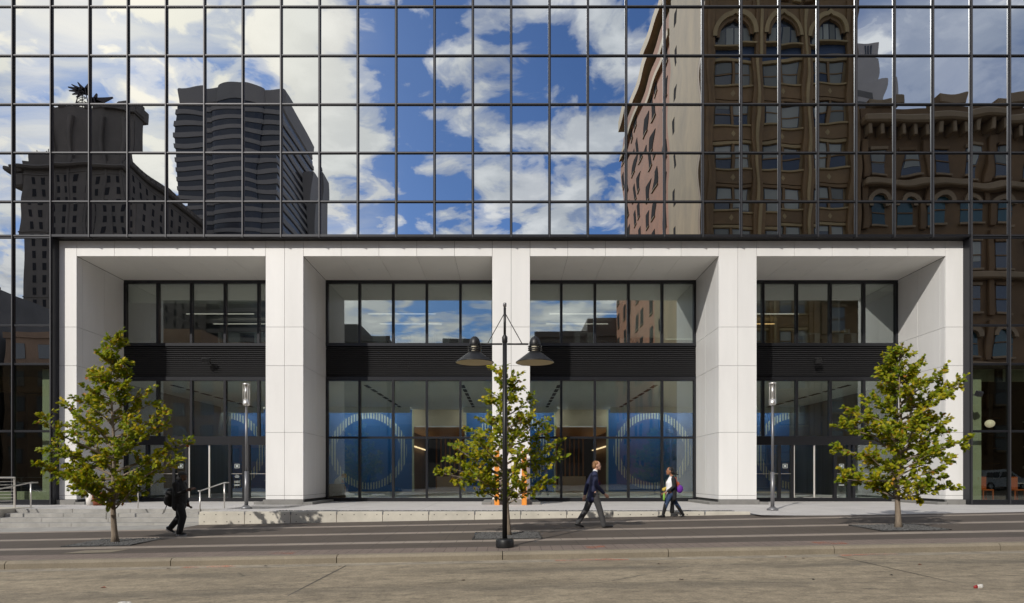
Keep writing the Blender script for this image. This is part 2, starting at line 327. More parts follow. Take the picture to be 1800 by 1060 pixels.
class MB:
    def __init__(s): s.v = []; s.f = []
    def quad(s, *p): n = len(s.v); s.v += [tuple(q) for q in p]; s.f.append(tuple(range(n, n + len(p))))
    def box(s, x0, x1, y0, y1, z0, z1):
        n = len(s.v)
        s.v += [(x0, y0, z0), (x1, y0, z0), (x1, y1, z0), (x0, y1, z0), (x0, y0, z1), (x1, y0, z1), (x1, y1, z1), (x0, y1, z1)]
        s.f += [tuple(n + i for i in q) for q in ((0, 3, 2, 1), (4, 5, 6, 7), (0, 1, 5, 4), (1, 2, 6, 5), (2, 3, 7, 6), (3, 0, 4, 7))]
    def tube(s, pts, rad, k=10, side=None, cap=True):
        pts = [Vector(p) for p in pts]; rings = []
        for i, p in enumerate(pts):
            d = (pts[min(i + 1, len(pts) - 1)] - pts[max(i - 1, 0)]); d = d.normalized() if d.length > 1e-9 else Vector((0, 0, 1))
            a = Vector(side) if side else (Vector((0, 0, 1)) if abs(d.z) < .9 else Vector((1, 0, 0)))
            a = (a - d * a.dot(d)).normalized(); b = d.cross(a)
            r = rad[i] if isinstance(rad, (list, tuple)) else rad
            ra, rb = r if isinstance(r, tuple) else (r, r)
            n = len(s.v); rings.append(n)
            for j in range(k):
                t = 2 * math.pi * j / k; s.v.append(tuple(p + a * (ra * math.cos(t)) + b * (rb * math.sin(t))))
        for i in range(len(rings) - 1):
            for j in range(k): s.f.append((rings[i] + j, rings[i] + (j + 1) % k, rings[i + 1] + (j + 1) % k, rings[i + 1] + j))
        if cap: s.f.append(tuple(rings[0] + j for j in reversed(range(k)))); s.f.append(tuple(rings[-1] + j for j in range(k)))
    def blob(s, c, r, k=12, m=8, rot=None):
        c = Vector(c); r = r if isinstance(r, tuple) else (r, r, r); n = len(s.v)
        for i in range(m + 1):
            th = math.pi * i / m
            for j in range(k):
                ph = 2 * math.pi * j / k; q = Vector((r[0] * math.sin(th) * math.cos(ph), r[1] * math.sin(th) * math.sin(ph), r[2] * math.cos(th)))
                if rot: q = rot @ q
                s.v.append(tuple(c + q))
        for i in range(m):
            for j in range(k): s.f.append((n + i * k + j, n + (i + 1) * k + j, n + (i + 1) * k + (j + 1) % k, n + i * k + (j + 1) % k))
    def lathe(s, c, prof, k=24):
        n = len(s.v)
        for r, z in prof:
            for j in range(k): t = 2 * math.pi * j / k; s.v.append((c[0] + r * math.cos(t), c[1] + r * math.sin(t), c[2] + z))
        for i in range(len(prof) - 1):
            for j in range(k): s.f.append((n + i * k + j, n + i * k + (j + 1) % k, n + (i + 1) * k + (j + 1) % k, n + (i + 1) * k + j))
    def capsule(s, a, b, ra, rb, k=12):
        a, b = Vector(a), Vector(b); s.blob(a, ra, k, 8); s.blob(b, rb, k, 8); s.tube([a, b], [ra, rb], k)
    def build(s, name, mat, parent=None, smooth=False, loc=None):
        if loc is None:
            xs, ys, zs = zip(*s.v); loc = ((min(xs) + max(xs)) / 2, (min(ys) + max(ys)) / 2, (min(zs) + max(zs)) / 2)
        me = bpy.data.meshes.new(name); me.from_pydata([(x - loc[0], y - loc[1], z - loc[2]) for x, y, z in s.v], [], s.f); me.update()
        me.materials.append(MATS[mat])
        if smooth: me.shade_smooth()
        return link(bpy.data.objects.new(name, me), loc, parent)
def remeshed(mb, name, mat, parent, voxel=.014, smooth=6):
    me = bpy.data.meshes.new('tmp'); me.from_pydata(mb.v, [], mb.f); o = bpy.data.objects.new('tmp', me); COL.objects.link(o)
    m = o.modifiers.new('r', 'REMESH'); m.mode = 'VOXEL'; m.voxel_size = voxel
    m2 = o.modifiers.new('s', 'SMOOTH'); m2.iterations = smooth; m2.factor = .5
    dg = bpy.context.evaluated_depsgraph_get(); dg.update(); out = bpy.data.meshes.new_from_object(o.evaluated_get(dg))
    bpy.data.objects.remove(o); out.name = name; out.shade_smooth(); out.materials.clear(); out.materials.append(MATS[mat])
    loc = wpos(parent)
    out.transform(Matrix.Translation(-loc))
    return link(bpy.data.objects.new(name, out), loc, parent)
_panes = {}
def pane(name, x0, x1, z0, z1, y, mat, parent, tilt=.0023, amp=.0008, variants=7):
    w, h = round(x1 - x0, 3), round(z1 - z0, 3); v = random.randrange(variants); key = (w, h, mat, v)
    me = _panes.get(key)
    if me is None:
        rr = random.Random(v * 77 + int(h * 100)); nx, nz = 10, 12
        waves = [(rr.uniform(.4, 1.2) * 2 * math.pi / 1.6, rr.uniform(.3, 1.0) * 2 * math.pi / 2.0, rr.uniform(0, 6.28), rr.uniform(.3, 1)) for _ in range(3)]
        bulge = rr.uniform(-1, 1)
        vs_, fs = [], []
        for j in range(nz + 1):
            for i in range(nx + 1):
                x, z = w * (i / nx - .5), h * (j / nz - .5)
                d = bulge * (1 - (2 * x / w) ** 2) * (1 - (2 * z / h) ** 2) + .35 * sum(a * math.sin(kx * x + kz * z + p) for kx, kz, p, a in waves)
                vs_.append((x, amp * d, z))
        for j in range(nz):
            for i in range(nx): q = j * (nx + 1) + i; fs.append((q, q + 1, q + nx + 2, q + nx + 1))
        n = len(vs_); t = .018; a, b = w / 2, h / 2
        vs_ += [(-a, t, -b), (a, t, -b), (a, t, b), (-a, t, b), (-a, .002, -b), (a, .002, -b), (a, .002, b), (-a, .002, b)]
        k0 = len(fs); fs += [(n + 3, n + 2, n + 1, n), (n + 4, n, n + 1, n + 5), (n + 5, n + 1, n + 2, n + 6), (n + 6, n + 2, n + 3, n + 7), (n + 7, n + 3, n, n + 4)]
        me = bpy.data.meshes.new(name); me.from_pydata(vs_, [], fs); me.update(); me.materials.append(MATS[mat])
        for p in me.polygons: p.use_smooth = p.index < k0
        _panes[key] = me
    o = link(bpy.data.objects.new(name, me), ((x0 + x1) / 2, y, (z0 + z1) / 2), parent)
    o.rotation_euler = (random.gauss(0, tilt), 0, random.gauss(0, tilt)); return o
def text(body, size, x, y, z, mat, parent, name='lettering'):
    cu = bpy.data.curves.new('t', 'FONT'); cu.body = body; cu.size = size; cu.align_x = 'CENTER'; cu.extrude = .001
    o = bpy.data.objects.new('t', cu); COL.objects.link(o); dg = bpy.context.evaluated_depsgraph_get(); dg.update()
    me = bpy.data.meshes.new_from_object(o.evaluated_get(dg)); bpy.data.objects.remove(o)
    me.materials.clear(); me.materials.append(MATS[mat]); me.transform(Matrix.Rotation(R(90), 4, 'X'))
    return link(bpy.data.objects.new(name, me), (x, y, z), parent)

# ------------------------------------------------------------------ ground, road, sidewalk
def cx_(x): return max(-24.0, min(24.0, x))
def zs(x, y): return -.27 + .0185 * cx_(x) + .016 * (y + 6.9)
YK = -13.40                                   # kerb front edge
def zr(x, y): return -.374 - .15 + .0185 * cx_(x) + .010 * min(YK - y, 6) * .8
def sheet(name, xs, ys, zf, mat, parent=None, dz=0.0):
    mb = MB(); nx, ny = len(xs), len(ys)
    for y in ys:
        for x in xs: mb.v.append((x, y, zf(x, y) + dz))
    for j in range(ny - 1):
        for i in range(nx - 1): q = j * nx + i; mb.f.append((q, q + 1, q + nx + 1, q + nx))
    return mb.build(name, mat, parent)
XS = [-170, -60, -24, -17.3, -9.99, 0, 7.8, 16, 24, 60, 170]
box('ground', -2500, 2500, -2500, 2500, -3.2, -3.0, 'earth')['kind'] = 'structure'
road = struct(sheet('road', XS, [-30, -25, -19.4, -16, YK - .45], zr, 'road'))
struct(sheet('pavement', XS, [-70, -46, -29.6], lambda x, y: zr(x, -29) + .14, 'plaza'))
far_k = struct(empty('far_kerb', (0, -29.8, -.4)))
for i in range(-20, 20):
    x = i * 3.0; box('kerb_stone', x + .01, x + 2.99, -30.0, -29.6, zr(x, -29) - .2, zr(x, -29) + .145, 'kerb_stone', far_k, .02)
gut = sheet('gutter', XS, [YK - .45, YK - .14, YK + .05], lambda x, y: zr(x, YK) + (.0 if y < YK - .4 else (-.018 if y < YK - .1 else .0)), 'gutter', road, .004)
for jx in (-3.1, 6.3, -13.5, 15.5):
    sheet('road_joint', [jx - .009, jx + .009], [-29.5, -22, -16, YK - .46], zr, 'grate', road, .004)
sheet('lane_joint', [-24, 24], [-16.55, -16.541], zr, 'grate', road, .004)
kerb = struct(empty('kerb', (0, YK, -.4)))
kp = [(0.00, -.30), (-.02, .10), (.03, .152), (.20, .156), (.21, -.30)]; KL = 3.28
kme = None
for i in range(-14, 15):
    xa, xb = i * KL - .12 + .008, (i + 1) * KL - .12 - .008
    if abs(xa) > 40: continue
    mb = MB()
    for x in (xa, xb):
        for dy, dzz in kp: mb.v.append((x, YK + dy, zr(x, YK) + dzz - .002))
    n = len(kp)
    for j in range(n): mb.f.append((j, (j + 1) % n, n + (j + 1) % n, n + j))
    mb.f += [tuple(reversed(range(n))), tuple(range(n, 2 * n))]
    mb.build('kerb_stone', 'kerb_stone', kerb)
walk = struct(sheet('sidewalk', XS, [YK + .2, -9, -5.32], zs, 'dark_paving', None, -.03))
def band(name, y0, y1, mat, x0=-60, x1=60, dz=0.0):
    xs = [x0] + [x for x in XS if x0 < x < x1] + [x1]
    return sheet(name, xs, [y0, y1], zs, mat, walk, dz)
band('paver_band', YK + .195, -12.45, 'paver_paving')
bands = [(-12.45, -11.52, 'd'), (-11.52, -11.12, 'l'), (-11.12, -9.42, 'd'), (-9.42, -9.0, 'l'), (-9.0, -7.12, 'd'), (-7.12, -6.7, 'l')]
for a, b, k in bands: band('dark_band' if k == 'd' else 'light_band', a, b, 'dark_paving' if k == 'd' else 'light_paving')
band('dark_band', -6.7, -5.32, 'dark_paving', -9.99, 9.0)
band('dark_band', -6.7, -6.2, 'dark_paving', 9.0, 60)
band('light_band', -6.7, -5.05, 'step_stone', -60, -9.99)
mb = MB(); zc = lambda x, y: zs(x, y) + .006
mb.quad(*[(x, y, zc(x, y)) for x, y in ((-9.6, -12.3), (-8.6, -12.25), (-8.45, -11.75), (-9.4, -11.8))]); mb.build('cover_plate', 'kerb_stone', walk)
for (x0, x1, y0, y1) in ((.9, 2.3, YK - .42, YK - .17), (1.6, 2.0, YK + .3, YK + .7), (6.4, 7.5, YK - .42, YK - .17), (6.3, 6.9, YK + .3, YK + .7), (-6.3, -5.2, YK - .42, YK - .17), (-4.9, -4.4, YK + .35, YK + .6), (11.2, 11.7, YK + .4, YK + .7)):
    if y0 < YK: sheet('paint_mark', [x0, x1], [y0, y1], lambda x, y: zr(x, YK), 'spray', road, .012)
    else: sheet('paint_mark', [x0, x1], [y0, y1], zs, 'spray', walk, .006)

def sm(t): t = max(0, min(1, t)); return t * t * (3 - 2 * t)
def zp(x, y):
    base = .004 * min(y, 0); t = sm((x - 5.5) / 5.0)
    u = max(0, min(1, (-1.0 - y) / 5.2)); low = zs(x, -6.2) * u
    return base * (1 - t) + low * t
plaza = struct(sheet('plaza', [-60, -24, -17.3, -13, -9.99, -7.9], [-3.3, -2, -1, 0, 3.6], zp, 'plaza'))
sheet('plaza_paving', [-9.99 + i * 1.48 for i in range(13)], [-4.72, -3.3, -2, -1, 0, 3.6], lambda x, y: zp(min(x, 7.8), y) - .002, 'plaza', plaza, .002)
sheet('plaza_paving', [7.77, 8.4, 9.2, 10, 11, 12, 13, 15, 17, 20, 24, 60], [-6.2, -5.2, -4, -3, -2, -1, 0, 3.6], lambda x, y: zp(x, y), 'plaza', plaza, .001)

# steps
steps = struct(empty('steps', (-13.6, -4.2, -.3)))
for i in range(4):
    z1 = -.016 - .125 * i; y0 = -3.32 - .6 * i
    cuts = [-17.3, -17.3 + random.uniform(1.5, 2.6), -13.4 + random.uniform(-1, 1), -11.3 + random.uniform(-.6, .6), -9.99]
    for a, b in zip(cuts, cuts[1:]):
        yb = -3.30 if i == 0 else y0 + .62
        if i == 0: box('step_stone', a + .004, b - .004, -3.42, -3.29, -.35, -.011, 'step_stone', steps, .006)
        else: box('step_stone', a + .004, b - .004, y0 + .0, y0 + .595, -.75, z1, 'step_stone', steps, .006)
ck = tag(box('cheek_wall', -19.6, -17.32, -5.25, -2.5, -.9, .015, 'concrete_wall', None, .015), 'low concrete block at the end of the steps beneath the cable railing', 'wall')

# retaining wall with gravel strip
wall = thing('retaining_wall', (-1.1, -5.15, -.4), 'long low pale concrete retaining wall with form-tie holes between sidewalk and plaza', 'wall')
nP = 12; xw0, xw1 = -9.99, 7.80; st = (xw1 - xw0) / nP
for i in range(nP):
    a, b = xw0 + i * st + .006, xw0 + (i + 1) * st - .006
    p = box('wall_panel', a, b, -5.30, -5.02, -.85, -.008, 'concrete_wall', wall, .01)
    mb = MB()
    for fx in (.12, .38, .62, .88):
        for z in (-.10, -.33):
            x = a + (b - a) * fx
            if zs(x, -5.3) < z - .03: mb.tube([(x, -5.304, z), (x, -5.28, z)], .017, 8)
    if mb.v: mb.build('tie_holes', 'dark_joint', p)
    box('joint_clip', a - .02, a + .02, -5.304, -5.2, -.10, -.004, 'steel_grey', p)
def gravel(name, x0, x1, y0, y1, zf, n, label=None, r=(.012, .03)):
    mb = MB()
    for _ in range(n):
        x, y = random.uniform(x0, x1), random.uniform(y0, y1); s = random.uniform(*r); z = zf(x, y); k = len(mb.v); q = random.uniform(0, 6)
        for dx, dy, dz in ((1, 0, .1), (0, 1, -.1), (-1, 0, .15), (0, -1, 0), (0, 0, .75), (0, 0, -.7)):
            mb.v.append((x + s * 1.3 * (dx * math.cos(q) - dy * math.sin(q)), y + s * (dx * math.sin(q) + dy * math.cos(q)), z + s * dz * random.uniform(.7, 1.3)))
        mb.f += [(k + a, k + b, k + c) for a, b, c in ((0, 1, 4), (1, 2, 4), (2, 3, 4), (3, 0, 4), (1, 0, 5), (2, 1, 5), (3, 2, 5), (0, 3, 5))]
    o = mb.build(name, 'gravel'); o['kind'] = 'stuff'
    if label: tag(o, label, 'gravel')
    return o
struct(sheet('gravel_bed', [-7.6, 7.4], [-5.01, -4.70], lambda x, y: -.012, 'gravel', None, 0))
gravel('gravel', -7.6, 7.4, -5.0, -4.72, lambda x, y: -.006, 2600, 'dark grey gravel strip along the top of the concrete wall', (.014, .03))

# ------------------------------------------------------------------ the office building
MOD, PC = 1.524, .103
YC, YB = -.35, 3.30
B = thing('office_building', (PC, 3.3, 0), 'office tower with mirrored glass grid above a white panelled portal of four deep bays', 'building')
levels = [10.70, 12.06, 14.0, 15.93, 17.87, 19.82, 21.76]
mx = lambda k: PC + MOD * k
for r in range(6):
    for k in range(-17, 17):
        pane('glass_pane', mx(k) + .03, mx(k + 1) - .03, levels[r] + .03, levels[r + 1] - .03, YC, 'mirror_glass', B)
for k in range(-17, 18):
    bot = 10.62 if -12 < k < 12 else .02
    box('mullion', mx(k) - .052, mx(k) + .052, YC - .05, YC + .12, bot, 21.8, 'frame_dark', B, .006)
    box('mullion_cap', mx(k) - .022, mx(k) + .022, YC - .10, YC - .051, bot, 21.8, 'mullion_metal', B, .006)
for z in levels:
    box('transom', mx(-17), mx(17), YC - .035, YC + .1, z - .048, z + .048, 'frame_dark', B, .008)
    box('transom_cap', mx(-17), mx(17), YC - .062, YC - .036, z - .018, z + .018, 'mullion_metal', B)
box('upper_storeys', mx(-17), mx(17), YC - .02, 30, 21.81, 40, 'mirror_glass', B)
box('upper_floors', mx(-17), mx(17), YC + .14, 29.9, 10.75, 21.8, 'black_void', B)
box('overhang', mx(-12) - .05, mx(12) + .05, YC - .07, .25, 10.655, 10.745, 'frame_dark', B)
for sgn in (-1, 1):
    ks = range(-17, -12) if sgn < 0 else range(12, 17)
    lv = [.16, 2.93, 5.6, 7.14, 10.64]
    for a, b in zip(lv, lv[1:]):
        for k in ks: pane('glass_pane', mx(k) + .04, mx(k + 1) - .04, a + .03, b - .03, YC, 'mirror_glass' if a > 5 else 'shop_glass', B, .0009)
    xa, xb = mx(ks[0]), mx(ks[-1] + 1)
    for z in lv: box('transom', xa, xb, YC - .035, YC + .1, z - .045, z + .045, 'frame_dark', B, .008)
    box('base_rail', xa, xb, YC - .04, YC + .15, -.1, .115, 'frame_dark', B)
    # dark return beside the portal
    xr = mx(12 * sgn)
    box('return_panel', min(xr, xr - sgn * .0) - (.06 if sgn > 0 else .0) - .0, max(xr, xr) + (.06 if sgn < 0 else .0), YC - .02, .3, .0, 10.65, 'frame_dark', B)
    # retail room
    xi, xo = xr + sgn * .35, mx(17 * sgn)
    x0, x1 = min(xi, xo), max(xi, xo)
    box('room_floor', x0 - .3, x1, .0, 9, .0, .12, 'brown_room', B)
    box('room_ceiling', x0 - .3, x1, YC + .15, 9, 5.55, 10.6, 'dark_room', B)
    box('room_back_wall', x0 - .3, x1, 8.7, 9.0, .1, 5.6, 'brown_room', B)
    for q in range(5):
        box('wall_shelf', x0 + .4, x1, 8.2, 8.65, 1.0 + q * .8, 1.05 + q * .8, 'wilson_stone', B)
    box('room_side_wall', *sorted((xo, xo + sgn * .2)), YC, 9, 0, 10.6, 'dark_room', B)
    xp = xr + sgn * .12
    box('pale_column', *sorted((xp + sgn * .36, xp + sgn * (.74 if sgn > 0 else .68))), .25, .9, .12, 5.5, 'pale_green', B)
    if sgn > 0:
        box('bulkhead', xp + .76, x1, .5, .7, 5.05, 5.54, 'pale_green', B)
        box('bulkhead_fin', xp + 1.45, xp + 1.65, .3, .49, 5.0, 5.54, 'dark_room', B)
    else:
        box('ceiling_beam', x0, x1 - .4, 2.5, 3.0, 4.9, 5.54, 'brown_room', B)
        box('low_counter', x0, x1 - .1, 1.2, 1.7, .12, .5, 'pale_green', B)

# white portal
ZT, ZSOF = 10.64, 10.02
zl = [.20, .365, 2.91, 5.60, 7.16, ZT]
G = .006
piers = [(PC - 12 * MOD, PC - 11.5 * MOD), (PC - 6.5 * MOD, PC - 5.5 * MOD), (PC - .5 * MOD, PC + .5 * MOD), (PC + 5.5 * MOD, PC + 6.5 * MOD), (PC + 11.5 * MOD, PC + 12 * MOD)]
bays = [(piers[i][1], piers[i + 1][0]) for i in range(4)]
for i, (a, b) in enumerate(piers):
    cols = [(a, b)] if b - a < 1 else [(a, (a + b) / 2), ((a + b) / 2, b)]
    for (c, d) in cols:
        for z0, z1 in zip(zl, zl[1:]):
            box('front_panel', c + G, d - G, 0, .04, z0 + G, z1 - G, 'white_panel', B, .002)
    core0, core1 = a + (.05 if i > 0 else 0), b - (.05 if i < 4 else 0)
    if i == 0: core0 = a + .0
    box('pier_core', core0, core1, .045, YB + .3, .0, ZT, 'dark_joint', B)
    box('plinth', a - (.0 if i == 0 else .05), b + (.0 if i == 4 else .05), -.16, -.004, -.25, .195, 'plinth', B, .01)
    yj = [.0, .34, 1.8, YB - .06]
    for side in (0, 1):
        if (i == 0 and side == 0) or (i == 4 and side == 1): continue
        x = a if side == 0 else b
        for y0, y1 in zip(yj, yj[1:]):
            for z0, z1 in zip(zl, zl[1:-1] + [ZSOF - .005]):
                xa, xb = (x, x + .04) if side == 0 else (x - .04, x)
                box('reveal_panel', xa, xb, max(y0 + G, .045), y1 - G, z0 + G, z1 - G, 'white_panel', B, .002)
        tx = (x - .42, x - .0) if side == 0 else (x, x + .42)
        box('plinth', *tx, -.16, YB - .3, -.25, .10, 'plinth', B, .01)
for i, (a, b) in enumerate(bays):
    for j in range(5):
        box('header_panel', a + j * MOD + G, a + (j + 1) * MOD - G, 0, .04, ZSOF + .0, ZT - G, 'white_panel', B, .002)
        s = box('soffit_panel', a + j * MOD + G, a + (j + 1) * MOD - G, .045, YB - .08, ZSOF, ZSOF + .03, 'soffit_panel', B, .002)
        if j in (1, 3):
            mb = MB(); mb.tube([(a + (j + .5) * MOD, 1.68, ZSOF - .012), (a + (j + .5) * MOD, 1.68, ZSOF - .002)], .06, 16); mb.build('downlight', 'office_white', s)
    box('header_core', a, b, .05, YB + .2, ZSOF + .04, ZT, 'dark_joint', B)

def vert(x, z0, z1, w=.055, nm='window_mullion', d=.10):
    return box(nm, x - w, x + w, YB - d, YB + .10, z0, z1, 'frame_dark', B, .004)
for i, (a, b) in enumerate(bays):
    box('window_head', a, b, YB - .09, YB + .1, 9.885, 10.015, 'frame_dark', B, .004)
    box('window_sill', a, b, YB - .12, YB + .1, 7.03, 7.17, 'frame_dark', B, .004)
    box('louvre_backing', a, b, YB + .06, YB + .12, 5.66, 7.03, 'black_void', B)
    lv = box('louvre_frame', a, b, YB - .10, YB + .1, 5.47, 5.655, 'frame_dark', B, .004)
    for s in range(15):
        z = 5.70 + s * .0895
        box('louvre_slat', a + .02, b - .02, YB - .075, YB + .02, z - .008, z + .008, 'louvre_metal', lv, 0, (R(-32), 0, 0))
    for j, zb_ in {0: [(0, 9.07), (1, 9.07), (2, 9.05), (3, 9.05)], 1: [(4, 9.07)], 2: [(0, 9.07), (1, 9.07), (2, 9.06), (3, 7.5), (4, 7.4)], 3: [(4, 9.6)]}[i]:
        bl = box('roller_blind', a + j * MOD + .07, a + (j + 1) * MOD - .07, YB + .13, YB + .135, zb_, 9.77, 'blind_fabric', B)
        box('blind_bar', a + j * MOD + .07, a + (j + 1) * MOD - .07, YB + .125, YB + .145, zb_ - .03, zb_ - .001, 'blind_fabric', bl)
    door = i in (0, 3)
    for j in range(6):
        x = min(max(a + j * MOD, a + .05), b - .05)
        vert(x, 7.171, 9.884)
        if door: vert(x, 2.96, 5.469)
        else: vert(x, .17, 5.469, .05)
    for j in range(5):
        x0, x1 = a + j * MOD + .055, a + (j + 1) * MOD - .055
        pane('window_pane', x0, x1, 7.175, 9.88, YB, 'office_glass', B, .0006, .0005)
        pane('window_pane', x0, x1, 2.97, 5.465, YB, 'window_glass', B, .0006, .0005)
        if not door: pane('window_pane', x0, x1, .18, 2.84, YB, 'window_glass', B, .0006, .0005)
    box('base_rail', a, b, YB - .10, YB + .12, -.05, .165, 'frame_dark', B, .004)
    if not door:
        box('window_transom', a, b, YB - .085, YB + .08, 2.845, 2.945, 'frame_dark', B, .004)
    else:
        box('door_header', a, b, YB - .11, YB + .12, 2.56, 2.955, 'frame_dark', B, .004)
        d0, d1 = a + 2.91, a + 4.72
        xs = [a + .06, a + 1.05, a + 2.26, d0 - .07, d1 + .07, a + 5.42, a + 5.63, b - .06]
        for x in xs: vert(x, .166, 2.559, .06)
        for u, v in zip(xs, xs[1:]):
            if abs(u - (d0 - .07)) < .01 or v - u < .3: continue
            pane('window_pane', u + .06, v - .06, .17, 2.555, YB, 'window_glass', B, .0006, .0005)
            box('guard_rail', u + .06, v - .06, YB - .06, YB - .04, 1.245, 1.265, 'steel', B)
        mid = (d0 + d1) / 2
        for u, v, hs in ((d0 - .01, mid - .005, 1), (mid + .005, d1 + .01, -1)):
            dr = thing_part = box('door_stile', u, u + .065, YB - .05, YB, .17, 2.55, 'door_steel', B, .004); dr.name = 'door'
            box('door_stile', v - .065, v, YB - .05, YB, .17, 2.55, 'door_steel', dr, .004)
            box('top_rail', u + .066, v - .066, YB - .05, YB, 2.485, 2.55, 'door_steel', dr, .004)
            box('bottom_rail', u + .066, v - .066, YB - .05, YB, .17, .31, 'door_steel', dr, .004)
            pane('door_pane', u + .066, v - .066, .31, 2.485, YB - .03, 'window_glass', dr, .0004, .0004)
            box('push_bar', u + .06, v - .06, YB - .10, YB - .08, 1.245, 1.285, 'door_steel', dr)
            hx = v - .10 if hs > 0 else u + .10
            mb = MB(); mb.tube([(hx, YB - .06, 1.27), (hx, YB - .13, 1.27), (hx, YB - .13, .68), (hx, YB - .06, .68)], .022, 8); mb.build('handle', 'door_steel', dr)
            box('door_sign', (u + v) / 2 + hs * .12 - .09, (u + v) / 2 + hs * .12 + .16, YB - .056, YB - .053, 1.50, 1.535, 'sticker', dr)
        for cx, full in ((d1 + .38, True), (d0 - .37, False)):
            f = box('notice', cx - .11, cx + .11, YB - .014, YB - .010, 1.51, 1.53, 'sticker', B)
            box('notice_edge', cx - .11, cx + .11, YB - .014, YB - .010, 1.68, 1.70, 'sticker', f); box('notice_edge', cx - .11, cx - .09, YB - .014, YB - .010, 1.53, 1.68, 'sticker', f)
            box('notice_edge', cx + .09, cx + .11, YB - .014, YB - .010, 1.53, 1.68, 'sticker', f); box('notice_mark', cx - .05, cx + .05, YB - .014, YB - .010, 1.56, 1.65, 'sticker', f)
            if full:
                text('1601', .15, cx, YB - .014, .84, 'sticker', B)
                for q, (w_, z_) in enumerate(((.09, 1.08), (.11, 1.13), (.07, 1.18), (.12, .75), (.12, .715))): box('notice_line', cx - w_, cx + w_, YB - .014, YB - .011, z_, z_ + .018, 'sticker', B)

# lobby
LY = 15.7
xL, xR = PC - 12 * MOD + .1, PC + 12 * MOD - .1
box('lobby_floor', xL, xR, YB + .1, 29, -.2, .10, 'lobby_floor', B)
box('lobby_ceiling', xL, xR, YB + .13, LY + .2, 5.46, 5.62, 'lobby_ceiling', B)
box('floor_slab', xL, xR, YB + .14, 20, 5.63, 6.93, 'dark_joint', B)
for sgn, x in ((-1, xL), (1, xR)): box('lobby_side_wall', *sorted((x, x - sgn * .2)), YB + .3, 29.2, .1, 5.6, 'side_stone', B), box('office_side_wall', *sorted((x, x - sgn * .2)), YB + .3, 18, 5.61, 10.0, 'office_wall', B)
for k in (-2, -1, 0, 1, 2):
    c = PC + k * 6 * MOD; x0, x1 = max(c - 2.82, xL + .2), min(c + 2.82, xR - .2)
    mb = MB(); mb.box(x0, x1, LY, LY + .25, .16, 5.45); mb.build('mural_wall', 'mural', B, loc=(c, LY, 2.80))
    cv = box('added_strip_screen', x0 - .1, x1 + .1, LY - 1.45, LY - 1.38, 5.10, 5.455, 'lobby_ceiling', B)  # added beam, only keeps the glowing strip behind it out of view
    box('added_fill_strip', x0, x1, LY - 1.30, LY - 1.18, 5.36, 5.42, 'added_glow', cv)  # added unseen glowing strip, brightens the blue mural wall
    box('wall_base', x0, x1, LY - .01, LY + .2, .1, .158, 'cream_wall', B)
    for s, xx in ((-1, x0), (1, x1)): box('wall_edge', xx - .11 if s < 0 else xx, xx if s < 0 else xx + .11, LY - .02, LY + .26, .1, 5.45, 'pale_green', B)
for k in range(-2, 2):
    c = PC + (k + .5) * 6 * MOD; h = 3 * MOD - 2.82 - .11
    box('cream_header', c - h, c + h, LY, LY + .2, 4.36, 5.45, 'cream_wall', B)
    box('wood_soffit', c - h - .7, c + h + .7, LY + .26, 28, 4.30, 4.35, 'wood_ceiling', B)
    for q in (-1, 1): box('corridor_light', c + q * (h + .45) - .08, c + q * (h + .45) + .08, LY + .6, 26, 3.2, 3.26, 'corridor_strip', B)
    for s in (-1, 1):
        box('corridor_wall', c + s * (h + .75) - .1, c + s * (h + .75) + .1, LY + .27, 28, .1, 4.29, 'brown_room', B)
    for q in range(9): box('wood_slat', c - h + .1 + q * .37, c - h + .22 + q * .37, 27.5, 27.6, .1, 4.29, 'wood_ceiling', B)
    box('corridor_back_wall', c - h - .95, c + h + .95, 27.7, 27.9, .1, 4.29, 'dark_room', B)
    box('reception_counter', c - .9, c + 1.1, 22.5, 23.2, .1, 1.15, 'office_white', B)
for k in range(-4, 4):
    x = PC + (k + .5) * 3 * MOD
    for q in range(7):
        box('ceiling_slot', x - .09, x + .09, YB + 1.2 + q * 1.5, YB + 2.2 + q * 1.5, 5.435, 5.458, 'black_void', B)
# office above
box('office_ceiling', xL, xR, YB + .13, 18, 9.78, 10.0, 'lobby_ceiling', B)
box('office_floor', xL, xR, YB + .13, 18, 6.935, 6.99, 'lobby_floor', B)
box('office_back_wall', xL, xR, 15.0, 15.2, 6.99, 9.77, 'office_wall', B)
for i, (a, b) in enumerate(bays):
    for y in (6.5, 9.5):
        box('linear_light', a + 1.2, a + 4.6, y, y + .06, 9.3 if y < 8 else 9.5, 9.34 if y < 8 else 9.54, 'warm_strip' if i == 3 and y > 8 else 'light_strip', B)
    box('partition', a + 5.9, a + 6.0, 5.2, 12, 6.99, 9.77, 'office_white', B)

# ------------------------------------------------------------------ furniture seen through the glass
def cabinet(px0, px1, y, ztop, label, items=0):
    D = CAMD + y; x0, x1 = (px0 - VX) * D / F_PX, (px1 - VX) * D / F_PX
    t = thing('office_desk', ((x0 + x1) / 2, y + .3, 6.99), label, 'desk', 'white desks behind the upper windows')
    box('desk_top', x0 - .02, x1 + .02, y - .02, y + .62, ztop - .04, ztop, 'office_white', t, .004)
    w = min(.6, (x1 - x0) * .3)
    box('side_panel', x0, x0 + w, y, y + .6, 6.99, ztop - .045, 'office_white', t, .004)
    box('side_panel', x1 - w, x1, y, y + .6, 6.99, ztop - .045, 'office_white', t, .004)
    if x1 - x0 > 1.3: box('back_panel', x0 + w, x1 - w, y + .5, y + .55, 7.1, ztop - .045, 'grey_building', t)
    return x0, x1
cabinet(383, 396, 4.6, 7.95, 'narrow white cabinet behind the upper window over the doors below the steps')
cabinet(402, 466, 4.6, 7.97, 'wide white desk behind the upper window beside the first inner white pier')
cabinet(655, 745, 4.5, 7.95, 'long white desk in the upper window above the first round mural')
